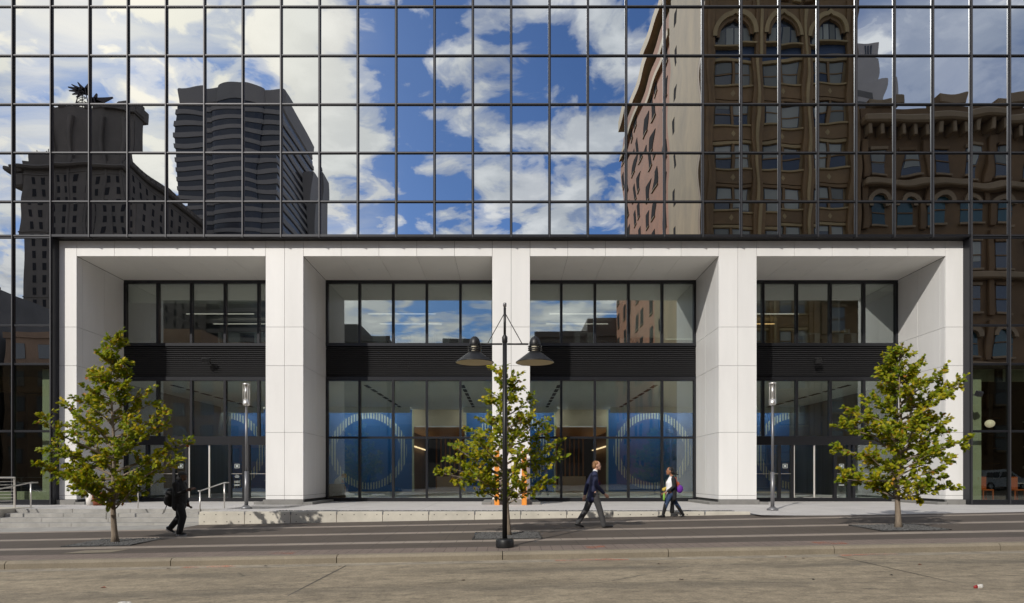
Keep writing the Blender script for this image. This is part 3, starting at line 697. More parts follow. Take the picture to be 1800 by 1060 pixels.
cabinet(752, 790, 4.5, 7.95, 'short white desk near the middle of the upper window next to the lamp')
cabinet(805, 835, 4.5, 7.95, 'white desk in the upper window just beside the hanging lamp shade')
cabinet(1010, 1042, 4.5, 7.95, 'white desk in the upper window beyond the lamp, under the sky reflection')
cabinet(1090, 1125, 4.6, 7.70, 'low white desk in the upper window under the tan tower reflection')
cabinet(1411, 1441, 4.7, 7.95, 'white desk with bottle on top in the warmly lit upper window')
xa, xb = cabinet(1474, 1506, 4.7, 7.95, 'white desk with books on top in the warmly lit upper window')
t = thing('book_stack', (xa + .5, 5.0, 7.95), 'small row of upright books on a white desk upstairs', 'books')
for q in range(5): box('book', xa + .3 + q * .07, xa + .355 + q * .07, 4.9, 5.1, 7.951, 8.16 + .03 * (q % 3), ['yellow', 'office_white', 'pale_green', 'cream_wall', 'white_paint'][q], t)
mb = MB(); mb.lathe(((1425 - VX) * 31 / F_PX, 4.95, 7.951), [(.0, 0), (.05, 0), (.05, .16), (.02, .21), (.02, .27), (0, .27)], 12)
tag(mb.build('bottle', 'pale_green', None, True), 'pale bottle standing on a white desk upstairs', 'bottle')
t = thing('desk_chair', (-17.1, 4.8, 6.99), 'thin white wire chair behind the first upper window pane', 'chair')
x = (262 - VX) * 31.1 / F_PX
for dx, dy in ((-.22, -.2), (.22, -.2), (-.22, .2), (.22, .2)):
    mb = MB(); mb.tube([(x + dx, 4.8 + dy, 6.99), (x + dx, 4.8 + dy, 7.5)], .012, 6); mb.build('leg', 'steel', t)
box('seat', x - .25, x + .25, 4.55, 5.05, 7.5, 7.54, 'office_white', t, .008); box('backrest', x + .2, x + .24, 4.57, 5.03, 7.6, 8.05, 'office_white', t, .008)

def stool_chair(x, y, rz, label):
    t = thing('dining_chair', (x, y, .12), label, 'chair', 'orange chairs in the shop')
    box('seat', x - .23, x + .23, y - .23, y + .23, .54, .60, 'orange_seat', t, .015); box('backrest', x - .23, x + .23, y + .2, y + .25, .60, 1.12, 'orange_seat', t, .015)
    for dx in (-.2, .2):
        for dy in (-.2, .2): box('leg', x + dx - .02, x + dx + .02, y + dy - .02, y + dy + .02, .12, .54, 'orange_seat', t)
stool_chair(19.75, .75, 0, 'orange dining chair next to the pale green column inside the shop glass')
stool_chair(21.1, .8, 0, 'orange dining chair beside the white-topped table inside the shop')
stool_chair(22.4, .8, 0, 'orange dining chair on the far side of the white-topped table inside the shop')
t = thing('cafe_table', (21.75, .9, .12), 'small white-topped cafe table between orange chairs', 'table')
box('table_top', 21.4, 22.1, .55, 1.25, .83, .86, 'white_paint', t, .008); mb = MB(); mb.tube([(21.75, .9, .12), (21.75, .9, .83)], .035, 10); mb.build('stem', 'steel_grey', t); mb = MB(); mb.lathe((21.75, .9, .12), [(0, .03), (.25, .02), (.25, 0), (0, 0)], 16); mb.build('base', 'steel_grey', t)
t = thing('pendant_lamp', (20.3, 1.2, 3.1), 'round pale globe pendant lamp hanging inside the shop window', 'lamp')
mb = MB(); mb.blob((20.3, 1.2, 3.36), (.185, .185, .165), 20, 12); mb.build('globe', 'globe', t, True)
mb = MB(); mb.tube([(20.3, 1.2, 3.56), (20.3, 1.2, 5.55)], .01, 6); mb.build('cord', 'rubber', t)

# ------------------------------------------------------------------ street furniture
def zsafe(x, y): return zs(x, y)
LX, LYp = -.08, -12.6; z0 = zs(LX, LYp) - .005
lamp = thing('street_lamp', (LX, LYp, z0), 'tall black double street lamp with two bell-shaped shades at the kerb', 'street lamp')
mb = MB(); mb.lathe((LX, LYp, z0), [(0, 0), (.185, 0), (.19, .02), (.19, .15), (.175, .18), (.08, .195), (0, .195)], 28); mb.build('base', 'lamp_black', lamp, True)
mb = MB(); mb.tube([(LX, LYp, z0 + .18), (LX, LYp, z0 + 4.42)], [.052, .046], 18); mb.build('pole', 'lamp_black', lamp, True)
mb = MB(); mb.lathe((LX, LYp, z0 + 4.30), [(.05, 0), (.058, .02), (.058, .12), (.03, .17)], 18); mb.build('collar', 'lamp_black', lamp, True)
mb = MB(); mb.tube([(LX, LYp, z0 + 4.42), (LX, LYp, z0 + 5.04)], .027, 14); mb.build('mast', 'lamp_black', lamp, True)
mb = MB(); mb.lathe((LX, LYp, z0 + 5.04), [(0, 0), (.022, 0), (.022, .02), (.036, .025), (.036, .085), (.03, .10), (0, .10)], 16); mb.build('photocell', 'steel_grey', lamp, True)
for s in (-1, 1):
    mb = MB(); mb.tube([(LX + s * .05, LYp, z0 + 4.275), (LX + s * .5, LYp, z0 + 4.275)], .019, 12); mb.build('arm', 'lamp_black', lamp, True)
    mb = MB(); mb.tube([(LX + s * .02, LYp, z0 + 4.90), (LX + s * .36, LYp, z0 + 4.29)], .009, 8); mb.build('brace', 'lamp_black', lamp)
    c = (LX + s * .633, LYp, z0 + 4.27)
    mb = MB(); mb.lathe(c, [(.118, -.02), (.12, 0), (.117, .04), (.10, .095), (.07, .14), (.03, .165), (0, .17)], 24); hd = mb.build('lamp_head', 'lamp_black', lamp, True)
    for q, rr in ((-.045, .135), (-.085, .135), (-.125, .135)):
        mb = MB(); mb.lathe((c[0], c[1], c[2] + q), [(rr - .02, -.006), (rr + .012, -.006), (rr + .012, .006), (rr - .02, .006), (rr - .02, -.006)], 24); mb.build('cage_ring', 'lamp_black', hd)
    for q in range(4):
        an = q * math.pi / 2 + .5; mb = MB(); mb.tube([(c[0] + .12 * math.cos(an), c[1] + .12 * math.sin(an), c[2] - .16), (c[0] + .12 * math.cos(an), c[1] + .12 * math.sin(an), c[2])], .008, 6); mb.build('cage_bar', 'lamp_black', hd)
    mb = MB(); mb.lathe((c[0], c[1], c[2]), [(.075, -.16), (.075, -.01)], 20); mb.build('lamp_glass', 'lamp_cream', hd, True)
    mb = MB(); mb.lathe((c[0], c[1], c[2]), [(.10, -.15), (.125, -.165), (.402, -.375), (.405, -.385), (.40, -.39)], 40); mb.build('shade', 'lamp_black', hd, True)
    mb = MB(); mb.lathe((c[0], c[1], c[2]), [(.06, -.19), (.12, -.18), (.395, -.383)], 40); mb.build('shade_lining', 'lamp_cream', hd, True)
    mb = MB(); mb.lathe((c[0], c[1], c[2]), [(0, -.30), (.05, -.29), (.075, -.25), (.06, -.19)], 20); mb.build('bulb', 'lamp_cream', hd, True)

def light_post(px, pyb, label):
    e = EYE + .02; D = F_PX * e / (pyb - VY); x = (px - VX) * D / F_PX; y = D - CAMD; z = zp(x, y)
    t = thing('light_post', (x, y, z), label, 'light post', 'slim grey light columns on the plaza')
    mb = MB(); mb.lathe((x, y, z), [(0, 0), (.19, 0), (.19, .06), (.15, .08), (.11, .10), (.09, .13), (0, .13)], 20); mb.build('base', 'steel_grey', t, True)
    mb = MB(); mb.tube([(x, y, z + .1), (x, y, z + 1.33)], .064, 16); mb.build('lower_pole', 'steel_grey', t, True)
    mb = MB(); mb.tube([(x, y, z + 1.33), (x, y, z + 3.7)], .042, 16); mb.build('pole', 'steel_grey', t, True)
    mb = MB(); mb.lathe((x, y, z + 3.62), [(.042, 0), (.115, .03), (.12, .06), (.12, .22), (0, .22)], 20); mb.build('collar', 'steel', t, True)
    mb = MB(); mb.tube([(x, y, z + 3.84), (x, y, z + 4.36)], .055, 14); mb.build('light_tube', 'steel', t, True)
    for q in range(6):
        a = q * math.pi / 3 + .3; mb = MB(); mb.tube([(x + .11 * math.cos(a), y + .11 * math.sin(a), z + 3.84), (x + .11 * math.cos(a), y + .11 * math.sin(a), z + 4.38)], .010, 6); mb.build('lantern_bar', 'steel', t)
    mb = MB(); mb.lathe((x, y, z + 4.36), [(0, 0), (.12, 0), (.125, .01), (.125, .05), (0, .06)], 20); mb.build('cap', 'steel', t, True)
light_post(433, 895, 'slim grey light column on the plaza beside the railing and doors')
light_post(1358, 896, 'slim grey light column beside the doors near the roadside tree and last pier')

def handrail(x, label, yt=-2.9, yb=-4.75, zt=-.01, zb=-.27, h=.92, ext=.35):
    t = thing('handrail', (x, (yt + yb) / 2, zb), label, 'handrail', 'steel handrails on the steps')
    for (y, z) in ((yt, zt), (yb, zb)):
        mb = MB(); mb.tube([(x, y, z - .02), (x, y, z + h)], .024, 10); mb.build('post', 'steel', t, True)
    mb = MB(); mb.tube([(x, yt + ext, zt + h), (x, yt, zt + h), (x, yb, zb + h), (x, yb - .12, zb + h)], .022, 10); mb.build('rail', 'steel', t, True)
handrail(-17.15, 'sloping steel handrail at the end of the steps beside the cable railing')
handrail(-13.3, 'sloping steel handrail in the middle of the steps behind the young tree')
handrail(-10.2, 'sloping steel handrail at the head of the steps beside the entrance doors')
t = thing('cable_railing', (-21, -2.4, .0), 'steel cable railing standing on the low concrete block', 'railing')
for x in (-17.75, -19.5, -21.3, -23.1):
    box('post', x - .03, x + .03, -2.9, -2.86, -.01, 1.08, 'steel', t, .004)
    if x > -18: box('post', x - .03, x + .03, -4.95, -4.91, .0, 1.05, 'steel', t, .004)
box('top_rail', -26, -17.72, -2.91, -2.85, 1.08, 1.115, 'steel', t, .004)
for q in range(8):
    mb = MB(); mb.tube([(-26, -2.88, .14 + q * .115), (-17.75, -2.88, .14 + q * .115)], .005, 5); mb.build('cable', 'steel', t)
    mb = MB(); mb.tube([(-17.75, -2.88, .14 + q * .115), (-17.75, -4.93, .14 + q * .112)], .005, 5); mb.build('cable', 'steel', t)
box('top_rail', -17.78, -17.72, -4.96, -2.911, 1.05, 1.085, 'steel', t, .004)

for px, lab in ((873.5, 'orange timber post nearest the lamp pole in front of the middle pier'), (921.5, 'orange timber post at the pier edge, farther from the lamp pole')):
    x = (px - VX) * 25.8 / F_PX
    t = tag(box('timber_post', x - .10, x + .10, -.56, -.36, -.03, 2.15, 'orange_wood', None, .012), lab, 'post', 'orange timber posts')
mb = MB(); mb.lathe((-16.05, -.75, -.005), [(0, 0), (.2, 0), (.25, .5), (.23, .5), (.2, .42), (0, .42)], 20)
t = tag(mb.build('planter_pot', 'copper', None, True), 'copper-coloured round pot on the plaza behind the first tree', 'pot')
mb = MB(); mb.lathe((-16.45, -.62, -.005), [(0, 0), (.16, 0), (.19, .52), (.17, .52), (.15, .45), (0, .45)], 20)
t = tag(mb.build('planter_pot', 'pot_white', None, True), 'white round pot behind the copper pot', 'pot')

def floodlight(x, y, z, label, s=1):
    t = thing('floodlight', (x, y, z), label, 'floodlight', 'small black floodlights')
    box('bracket', x - .03, x + .03, y - .25, y, z - .02, z + .02, 'lamp_black', t)
    box('lamp_body', x - .17 * s, x + .17 * s, y - .42, y - .25, z - .09, z + .12, 'lamp_black', t, .02, (R(25), 0, R(20)))
floodlight((370 - VX) / 38.7, YB - .08, 1.12 + (838 - 637) / 38.7, 'small black floodlight on the louvres above the doors by the steps')
floodlight((1430 - VX) / 38.7, YB - .08, 1.12 + (838 - 637) / 38.7, 'small black floodlight on the louvres above the doors by the last pier')
floodlight((1708 - VX) / 44.2, YC - .09, 1.12 + (838 - 695) / 44.2, 'small black floodlight on the dark glazing edge beyond the last tree', .8)

# ------------------------------------------------------------------ trees
LEAF = [(0, 0), (.10, .16), (.34, .18), (.22, .34), (.44, .46), (.24, .58), (.34, .80), (.12, .76), (0, 1.0), (-.12, .76), (-.34, .80), (-.24, .58), (-.44, .46), (-.22, .34), (-.34, .18), (-.10, .16)]
def tree(name, bx, by, prof, H, label, seed, lean=(0, 0), nb=46, extra=(), dens=2.0, leafs=.108):
    rr = random.Random(seed); bz = zs(bx, by) - .03
    root = thing(name, (bx, by, bz), label, 'tree', 'young street trees along the kerb')
    def ax(h):
        t = h / H; return Vector((bx + lean[0] * t * t + .03 * math.sin(h * 2.2 + seed), by + lean[1] * t * t + .03 * math.cos(h * 1.7), bz + h))
    mb = MB(); hs = [i * H / 22 for i in range(23)]
    mb.tube([ax(h) for h in hs], [max(.006, .075 * (1 - .93 * (h / H) ** .8)) + (.03 * math.exp(-h * 9)) for h in hs], 10); mb.build('trunk', 'bark', root, True)
    def rad(h):
        for (a, ra), (b, rb) in zip(prof, prof[1:]):
            if a <= h <= b: return ra + (rb - ra) * (h - a) / (b - a)
        return 0.0
    br = MB(); lf = MB()
    def leaf(p, d):
        L = leafs * rr.uniform(.65, 1.2); d = (d + Vector((rr.gauss(0, .5), rr.gauss(0, .5), rr.gauss(-.15, .4)))).normalized()
        n = Vector((rr.gauss(-.35, .6), rr.gauss(-.65, .6), .8)).normalized(); s = d.cross(n)
        if s.length < .05: s = Vector((1, 0, 0))
        s.normalize(); n = s.cross(d); k = len(lf.v); fold = rr.uniform(.05, .35); droop = rr.uniform(-.1, .45)
        for x, y in LEAF: lf.v.append(tuple(p + d * (y * L) + s * (x * L * .9) + n * (abs(x) * fold * L - droop * y * y * L)))
        m = len(LEAF); lf.v.append(tuple(p + d * (.5 * L) - n * (droop * .25 * L)))
        c = k + m
        for j in range(m): lf.f.append((k + j, k + (j + 1) % m, c))
    def twig(p, d, L, nl, r=.006):
        pts = [p]; q = p.copy(); dd = d.copy()
        for i in range(3):
            dd = (dd + Vector((rr.gauss(0, .18), rr.gauss(0, .18), rr.gauss(.06, .14)))).normalized(); q = q + dd * (L / 3); pts.append(q.copy())
        br.tube(pts, [r, r * .8, r * .6, r * .3], 4, cap=False)
        for i in range(nl):
            t = rr.uniform(.15, 1.0) * 3; a = min(2, int(t)); leaf(pts[a].lerp(pts[a + 1], t - a) + Vector((rr.gauss(0, .02), rr.gauss(0, .02), rr.gauss(0, .02))), dd)
    def branch(h, ang, L, up):
        p = ax(h); d = Vector((math.cos(ang), math.sin(ang), up)).normalized(); n = max(3, int(L / .16)); pts = [p]; q = p.copy()
        for i in range(n):
            d = (d + Vector((rr.gauss(0, .10), rr.gauss(0, .10), rr.gauss(.02, .07)))).normalized(); q = q + d * (L / n); pts.append(q.copy())
        br.tube(pts, [max(.004, .006 + .018 * L * (1 - i / n)) for i in range(n + 1)], 6, cap=False)
        for i in range(1, n + 1):
            t = i / n
            if t < .22: continue
            for _ in range(2 if rr.random() < .75 else 3):
                sd_ = Vector((rr.gauss(0, 1), rr.gauss(0, 1), rr.gauss(.15, .6))).normalized()
                twig(pts[i], (d * .7 + sd_).normalized(), rr.uniform(.16, .34), max(3, int(rr.uniform(6, 11) * dens)))
        twig(pts[-1], d, .3, int(10 * dens))
    h0, h1 = prof[0][0], H
    for i in range(nb):
        h = h0 + (h1 - h0) * ((i + rr.random()) / nb) ** 1.15
        base_h = max(.75, h - .35 * rad(h)); L = rad(h) * rr.choice([.55, .75, .9, 1.0, 1.12, 1.2])
        if L < .12: continue
        branch(base_h, i * 2.399 + rr.uniform(-.4, .4), L, rr.uniform(.2, .7))
    for h, ang, L, up in extra: branch(h, ang, L, up)
    twig(ax(H * .93), Vector((lean[0] * .2, 0, 1)), .4, 12); twig(ax(H * .84), Vector((.3, 0, 1)), .35, 10); twig(ax(H * .84), Vector((-.4, 0, 1)), .35, 10)
    br.build('branches', 'bark', root); c = lf.build('crown', 'leaf', root)
def at_ground(px, py):
    D = 15.0
    for _ in range(30):
        x = (px - VX) * D / F_PX; D = F_PX * (EYE - zs(x, D - CAMD)) / (py - VY)
    return (px - VX) * D / F_PX, D - CAMD
pits = []
tx, ty = at_ground(201, 954); pits.append((tx, ty))
tree('young_oak', tx, ty, [(1.12, .85), (1.5, 1.32), (2.2, 1.45), (2.9, 1.22), (3.5, .62), (4.0, .28), (5.1, .10)], 5.05, 'young oak tree with a long thin leader in front of the steps', 3, (-.12, 0), 48, [(2.1, 3.14, 2.0, .25), (1.6, 3.3, 1.5, -.05), (2.9, 2.9, 1.2, .8), (3.2, .1, .9, .9), (3.5, 2.8, 1.0, 1.2), (2.6, .2, 1.25, .5), (1.7, 3.0, 1.65, .15)])
tx, ty = at_ground(891, 942); pits.append((tx, ty))
tree('young_oak', tx, ty, [(1.05, .75), (1.45, 1.35), (1.9, 1.15), (2.4, .98), (2.9, .72), (3.4, .50), (4.05, .12)], 4.1, 'young oak tree standing directly behind the black street lamp', 8, (-.05, 0), 40, [(1.3, 3.2, 1.45, .12), (1.6, .15, 1.35, .35), (2.3, .1, 1.0, .5), (1.5, 3.0, 1.3, .3)], 1.6, .106)
tx, ty = at_ground(1579, 928); pits.append((tx, ty))
tree('young_oak', tx, ty, [(.95, .95), (1.3, 1.30), (1.8, 1.15), (2.3, 1.12), (2.9, .92), (3.4, .52), (3.9, .24), (4.55, .08)], 4.45, 'young oak tree near the last white pier, farthest from the steps', 21, (.1, 0), 52, [(3.1, .1, 1.2, .75), (2.7, .2, 1.4, .4), (3.3, .2, 1.0, .9), (2.2, 3.1, 1.4, .2), (2.9, .0, 1.45, .3), (1.9, .1, 1.4, .25), (1.2, 3.2, 1.25, .0)])
for i, (px, py) in enumerate(pits):
    lab = ['steps', 'street lamp', 'last pier'][i]
    x0, x1, y0, y1 = px - .78, px + .80, py - .72, py + .78
    pit = struct(sheet('tree_pit', [x0, x1], [y0, y1], zs, 'gravel', None, .005))
    for (a, b, c, d) in ((x0 - .03, x1 + .03, y0 - .03, y0), (x0 - .03, x1 + .03, y1, y1 + .03), (x0 - .03, x0, y0, y1), (x1, x1 + .03, y0, y1)):
        z = zs((a + b) / 2, (c + d) / 2); box('pit_edge', a, b, c, d, z - .05, z + .012, 'grate', pit)
    gravel('gravel', x0 + .02, x1 - .02, y0 + .02, y1 - .02, lambda x, y: zs(x, y) + .014, 1500, 'dark gravel round the foot of the young tree by the ' + lab)

# ------------------------------------------------------------------ people
def person(px, py, label, sgn, spec):
    x0, y0 = at_ground(px, py); z0 = zs(x0, y0); S = spec.get('scale', 1.0)
    P = thing('person', (x0, y0, z0), label, 'person')
    def w(p): return (x0 + sgn * p[0] * S, y0 + p[1] * S, z0 + p[2] * S)
    def tubes(mb, chain, flat=None):
        mb.tube([w(c[0]) for c in chain], [((c[1][0] * S, c[1][1] * S) if isinstance(c[1], tuple) else c[1] * S) for c in chain], 14, side=(0, 1, 0))
        for c in (chain[0], chain[-1]):
            r = c[1] if isinstance(c[1], tuple) else (c[1], c[1]); mb.blob(w(c[0]), (r[1] * S, r[0] * S, min(r) * S), 12, 8)
    def mesh(chains, name, mat, parent=P, vox=.013, sm_=5):
        mb = MB()
        for c in chains:
            if isinstance(c, tuple) and c[0] == 'blob': mb.blob(w(c[1]), tuple(q * S for q in c[2]), 14, 10)
            else: tubes(mb, c)
        return remeshed(mb, name, mat, parent, vox, sm_)
    def hand(wr, d, curl, name='hand'):
        out = []; d = Vector((d[0], d[1], d[2])).normalized(); wr = Vector(wr); u = Vector((0, 1, 0))
        v = d.cross(u); c = wr + d * .05
        out.append([(tuple(wr), (.022, .03)), (tuple(c), (.02, .04)), (tuple(wr + d * .09), (.016, .04))])
        for i, (o, L) in enumerate(((-.03, .065), (-.01, .078), (.01, .073), (.03, .055))):
            a = wr + d * .085 + v * o; b = a + d * L * .5 + u * curl * .3; e = b + (d * (1 - curl) + u * curl).normalized() * L * .5
            out.append([(tuple(a), .0095), (tuple(b), .0088), (tuple(e), .0075)])
        a = wr + d * .03 + v * -.035; out.append([(tuple(a), .012), (tuple(a + d * .035 - v * .018), .0105), (tuple(a + d * .06 - v * .015 + u * .015), .009)])
        return out
    return P, w, mesh, hand
def head_chains(c, tilt=0.0):
    x, z = c
    return [('blob', (x, 0, z + .015), (.098, .077, .115)), ('blob', (x + .035, 0, z - .05), (.066, .056, .068)), ('blob', (x + .102, 0, z - .012), (.020, .014, .022)),
            ('blob', (x + .093, 0, z - .062), (.014, .024, .012)), ('blob', (x + .078, 0, z - .098), (.024, .028, .02)), ('blob', (x - .005, -.08, z - .012), (.02, .010, .032)), ('blob', (x - .005, .08, z - .012), (.02, .010, .032))]
def eyes(P, w, c, S):
    for s in (-1, 1):
        mb = MB(); mb.blob(w((c[0] + .088, s * .032, c[1] + .012)), .011 * S, 8, 6); mb.build('eye', 'hair_black', P, True)

# walking man in a navy jacket
P, w, mesh, hand = person(1043, 927.5, 'man in navy jacket and grey trousers striding along the sidewalk', 1, {'scale': 1.0})
body = [[((.03, 0, 1.42), (.10, .075)), ((.05, 0, 1.53), .058), ((.08, 0, 1.62), .055)]] + head_chains((.095, 1.675)) + [
    [((.0, 0, .98), (.15, .10)), ((.01, 0, 1.2), (.15, .10)), ((.02, 0, 1.40), (.17, .09))],
    [((.0, -.09, .95), .085), ((.17, -.09, .50), .055), ((.28, -.09, .10), .04)], [((-.02, .09, .95), .085), ((-.17, .09, .50), .055), ((-.40, .09, .17), .04)],
    [((.02, -.21, 1.40), .055), ((.06, -.26, 1.13), .042), ((.27, -.24, .915), .03)], [((.0, .21, 1.40), .055), ((-.14, .25, 1.12), .042), ((-.20, .24, .86), .03)]]
mesh(body + hand((.275, -.24, .91), (.75, 0, -.55), .35) + hand((-.205, .24, .855), (-.1, 0, -1), .35), 'body', 'skin_light', vox=.009, sm_=3)
mesh([[((-.045, 0, .80), (.185, .135)), ((-.03, 0, .92), (.18, .128)), ((-.005, 0, 1.10), (.175, .118)), ((.01, 0, 1.28), (.20, .122)), ((.02, 0, 1.41), (.205, .105)), ((.035, 0, 1.475), (.12, .075))],
      [((.015, -.205, 1.41), .083), ((.05, -.255, 1.14), .066), ((.24, -.245, .945), .047)], [((.0, .205, 1.41), .083), ((-.14, .255, 1.13), .066), ((-.20, .245, .90), .047)]], 'jacket', 'navy')
mesh([[((.0, 0, .97), (.17, .125)), ((-.01, 0, .84), (.18, .13))], [((.03, -.09, .88), .108), ((.16, -.09, .50), .083), ((.27, -.09, .07), .072)], [((-.03, .09, .88), .108), ((-.18, .09, .49), .083), ((-.41, .09, .13), .068)]], 'trousers', 'charcoal')
mesh([[((.03, 0, 1.465), (.072, .072)), ((.058, 0, 1.545), (.062, .064))]], 'shirt_collar', 'shirt_white', vox=.009, sm_=3)
for s_, (hx, hz, tx_, tz_) in ((-1, (.25, .05, .50, .045)), (1, (-.45, .10, -.27, .03))):
    mesh([[((hx, s_ * .09, hz), (.042, .05)), (((hx + tx_) / 2, s_ * .09, (hz + tz_) / 2), (.045, .042)), ((tx_, s_ * .09, tz_), (.038, .026))]], 'shoe', 'shoe_black', vox=.01, sm_=3)
mesh([('blob', (.062, 0, 1.725), (.105, .085, .085)), ('blob', (.025, 0, 1.67), (.068, .084, .09))], 'hair', 'hair_sandy', vox=.01, sm_=3); eyes(P, w, (.095, 1.675), 1)

# woman in black cardigan walking the other way
P, w, mesh, hand = person(1180, 909.5, 'woman in white top and long black cardigan carrying colourful bags', -1, {'scale': .97})
body = [[((.0, 0, 1.25), (.09, .07)), ((-.01, 0, 1.36), .048), ((.02, 0, 1.44), .048)]] + head_chains((.05, 1.50)) + [
    [((.0, 0, .82), (.15, .11)), ((.0, 0, 1.05), (.13, .10)), ((-.01, 0, 1.24), (.15, .08))],
    [((.05, -.08, .80), .085), ((.18, -.08, .45), .055), ((.28, -.08, .1), .04)], [((-.03, .08, .80), .085), ((-.17, .08, .46), .055), ((-.37, .08, .15), .04)],
    [((-.02, -.18, 1.24), .05), ((-.02, -.22, 1.0), .04), ((.2, -.21, .83), .028)], [((-.02, .18, 1.24), .05), ((-.06, .22, .98), .04), ((-.10, .21, .76), .028)]]
mesh(body + hand((.205, -.21, .825), (.75, 0, -.5), .5) + hand((-.10, .21, .76), (0, 0, -1), .5), 'body', 'skin_dark', vox=.009, sm_=3)
mesh([[((.05, 0, .80), (.15, .12)), ((.035, 0, .98), (.145, .125)), ((.04, 0, 1.12), (.15, .135)), ((.01, 0, 1.25), (.13, .085))]], 'top', 'shirt_white')
mesh([[((-.07, 0, .60), (.20, .09)), ((-.06, 0, .80), (.195, .105)), ((-.05, 0, 1.0), (.18, .105)), ((-.05, 0, 1.16), (.19, .10)), ((-.03, 0, 1.28), (.15, .07))],
      [((-.02, -.18, 1.25), .072), ((-.03, -.225, 1.0), .06), ((.17, -.215, .85), .045)], [((-.02, .18, 1.25), .072), ((-.06, .225, .98), .06), ((-.10, .215, .79), .045)]], 'cardigan', 'black_cloth')
mesh([[((.02, 0, .86), (.155, .125)), ((.01, 0, .74), (.165, .13))], [((.06, -.08, .74), .10), ((.18, -.08, .45), .072), ((.235, -.08, .28), .06)], [((-.03, .08, .74), .10), ((-.16, .08, .47), .072), ((-.28, .08, .30), .06)]], 'jeans', 'denim')
for s_, kn, an, toe in ((-1, (.20, .42), (.285, .08), (.45, .035)), (1, (-.20, .41), (-.38, .12), (-.31, .03))):
    mesh([[((kn[0], s_ * .08, kn[1]), .068), ((an[0], s_ * .08, an[1]), .05)], [((an[0] - .03, s_ * .08, an[1] - .03), (.04, .045)), ((toe[0], s_ * .08, toe[1]), (.034, .026))]], 'boot', 'shoe_black', vox=.01, sm_=3)
mesh([('blob', (.025, 0, 1.545), (.105, .09, .085)), ('blob', (-.03, 0, 1.47), (.075, .085, .10)), ('blob', (-.12, 0, 1.42), (.06, .05, .04)), ('blob', (-.19, 0, 1.39), (.05, .025, .02))], 'hair', 'hair_black', vox=.01, sm_=3); eyes(P, w, (.05, 1.50), .97)
t = thing('shoulder_bag', w((-.26, .1, .8)), 'purple and coral bag hanging behind the woman in black cardigan', 'bag')
mb = MB(); mb.blob(w((-.26, -.05, .92)), (.11, .07, .13)); mb.build('pouch', 'purple', t, True); mb = MB(); mb.blob(w((-.20, .02, 1.06)), (.08, .08, .10)); mb.build('flap', 'coral', t, True)
mb = MB(); mb.tube([w((-.2, -.1, 1.0)), w((-.1, -.19, 1.29)), w((0, -.17, 1.3))], .012, 6); mb.build('strap', 'coral', t)
mb = MB(); mb.tube([w((.28, -.2, .82)), w((.285, -.2, .75)), w((.285, -.2, .60)), w((.28, -.2, .55))], [.012, (.03, .05), (.035, .055), .02], 10); tag(mb.build('green_pouch', 'lime', None, True), "lime green pouch in the walking woman's front hand", 'pouch')
mb = MB(); mb.tube([w((.12, .16, .98)), w((.18, .17, .90))], [.03, .055], 10); mb.blob(w((.2, .17, .90)), .06 ); tag(mb.build('yellow_pouch', 'yellow', None, True), "small yellow bundle under the walking woman's arm", 'pouch')
mb = MB(); mb.tube([w((-.10, .24, .72)), w((-.10, .24, .55)), w((-.08, .24, .15)), w((-.08, .24, .12))], [.015, (.05, .13), (.06, .16), .04], 12); tag(mb.build('carrier_bag', 'black_cloth', None, True), "black carrier bag hanging from the walking woman's far hand", 'bag')

# man in dark clothes by the steps
P, w, mesh, hand = person(316, 940.5, 'man in black jacket and cap walking in the shade of the first tree', 1, {'scale': 1.0})
body = [[((.0, 0, 1.38), (.11, .08)), ((.03, 0, 1.47), .058), ((.06, 0, 1.55), .055)]] + head_chains((.085, 1.60)) + [
    [((-.02, 0, .95), (.17, .13)), ((.0, 0, 1.2), (.17, .13)), ((.0, 0, 1.36), (.18, .10))],
    [((.03, -.09, .90), .10), ((.14, -.09, .50), .065), ((.03, -.09, .10), .045)], [((-.02, .09, .90), .10), ((-.05, .09, .48), .065), ((-.30, .09, .22), .045)],
    [((.0, -.22, 1.36), .06), ((.06, -.27, 1.10), .05), ((.30, -.22, 1.22), .034)], [((.0, .22, 1.36), .06), ((-.06, .26, 1.08), .05), ((.10, .25, .86), .034)]]
mesh(body + hand((.31, -.22, 1.225), (.9, 0, .35), .6) + hand((.10, .25, .855), (.2, 0, -1), .4), 'body', 'skin_deep', vox=.009, sm_=3)
mesh([[((-.02, 0, .80), (.22, .18)), ((-.01, 0, 1.0), (.22, .185)), ((.0, 0, 1.22), (.23, .17)), ((.0, 0, 1.36), (.22, .13)), ((.01, 0, 1.45), (.12, .085))],
      [((.0, -.22, 1.37), .09), ((.06, -.275, 1.10), .075), ((.26, -.225, 1.205), .055)], [((.0, .22, 1.37), .09), ((-.06, .265, 1.08), .075), ((.08, .255, .90), .055)]], 'jacket', 'black_cloth')
mesh([[((.0, 0, .94), (.19, .15)), ((.0, 0, .80), (.20, .16))], [((.04, -.09, .82), .125), ((.13, -.09, .50), .098), ((.035, -.09, .09), .08)], [((-.02, .09, .82), .125), ((-.06, .09, .48), .095), ((-.29, .09, .20), .075)]], 'trousers', 'black_cloth')
for s_, a, b in ((-1, (.0, .05), (.20, .035)), (1, (-.37, .19), (-.20, .07))):
    sh = mesh([[((a[0], s_ * .09, a[1]), (.045, .05)), ((b[0], s_ * .09, b[1]), (.04, .03))]], 'shoe', 'shoe_black', vox=.01, sm_=3)
    mb = MB(); mb.tube([w((a[0] - .04, s_ * .09, a[1] - .045)), w((b[0] + .03, s_ * .09, b[1] - .03))], [(.045, .01), (.04, .01)], 10, side=(0, 1, 0)); mb.build('sole', 'office_white', sh)
mesh([('blob', (.065, 0, 1.655), (.115, .09, .075)), ('blob', (.155, 0, 1.64), (.06, .06, .014))], 'cap', 'charcoal', vox=.01, sm_=3)
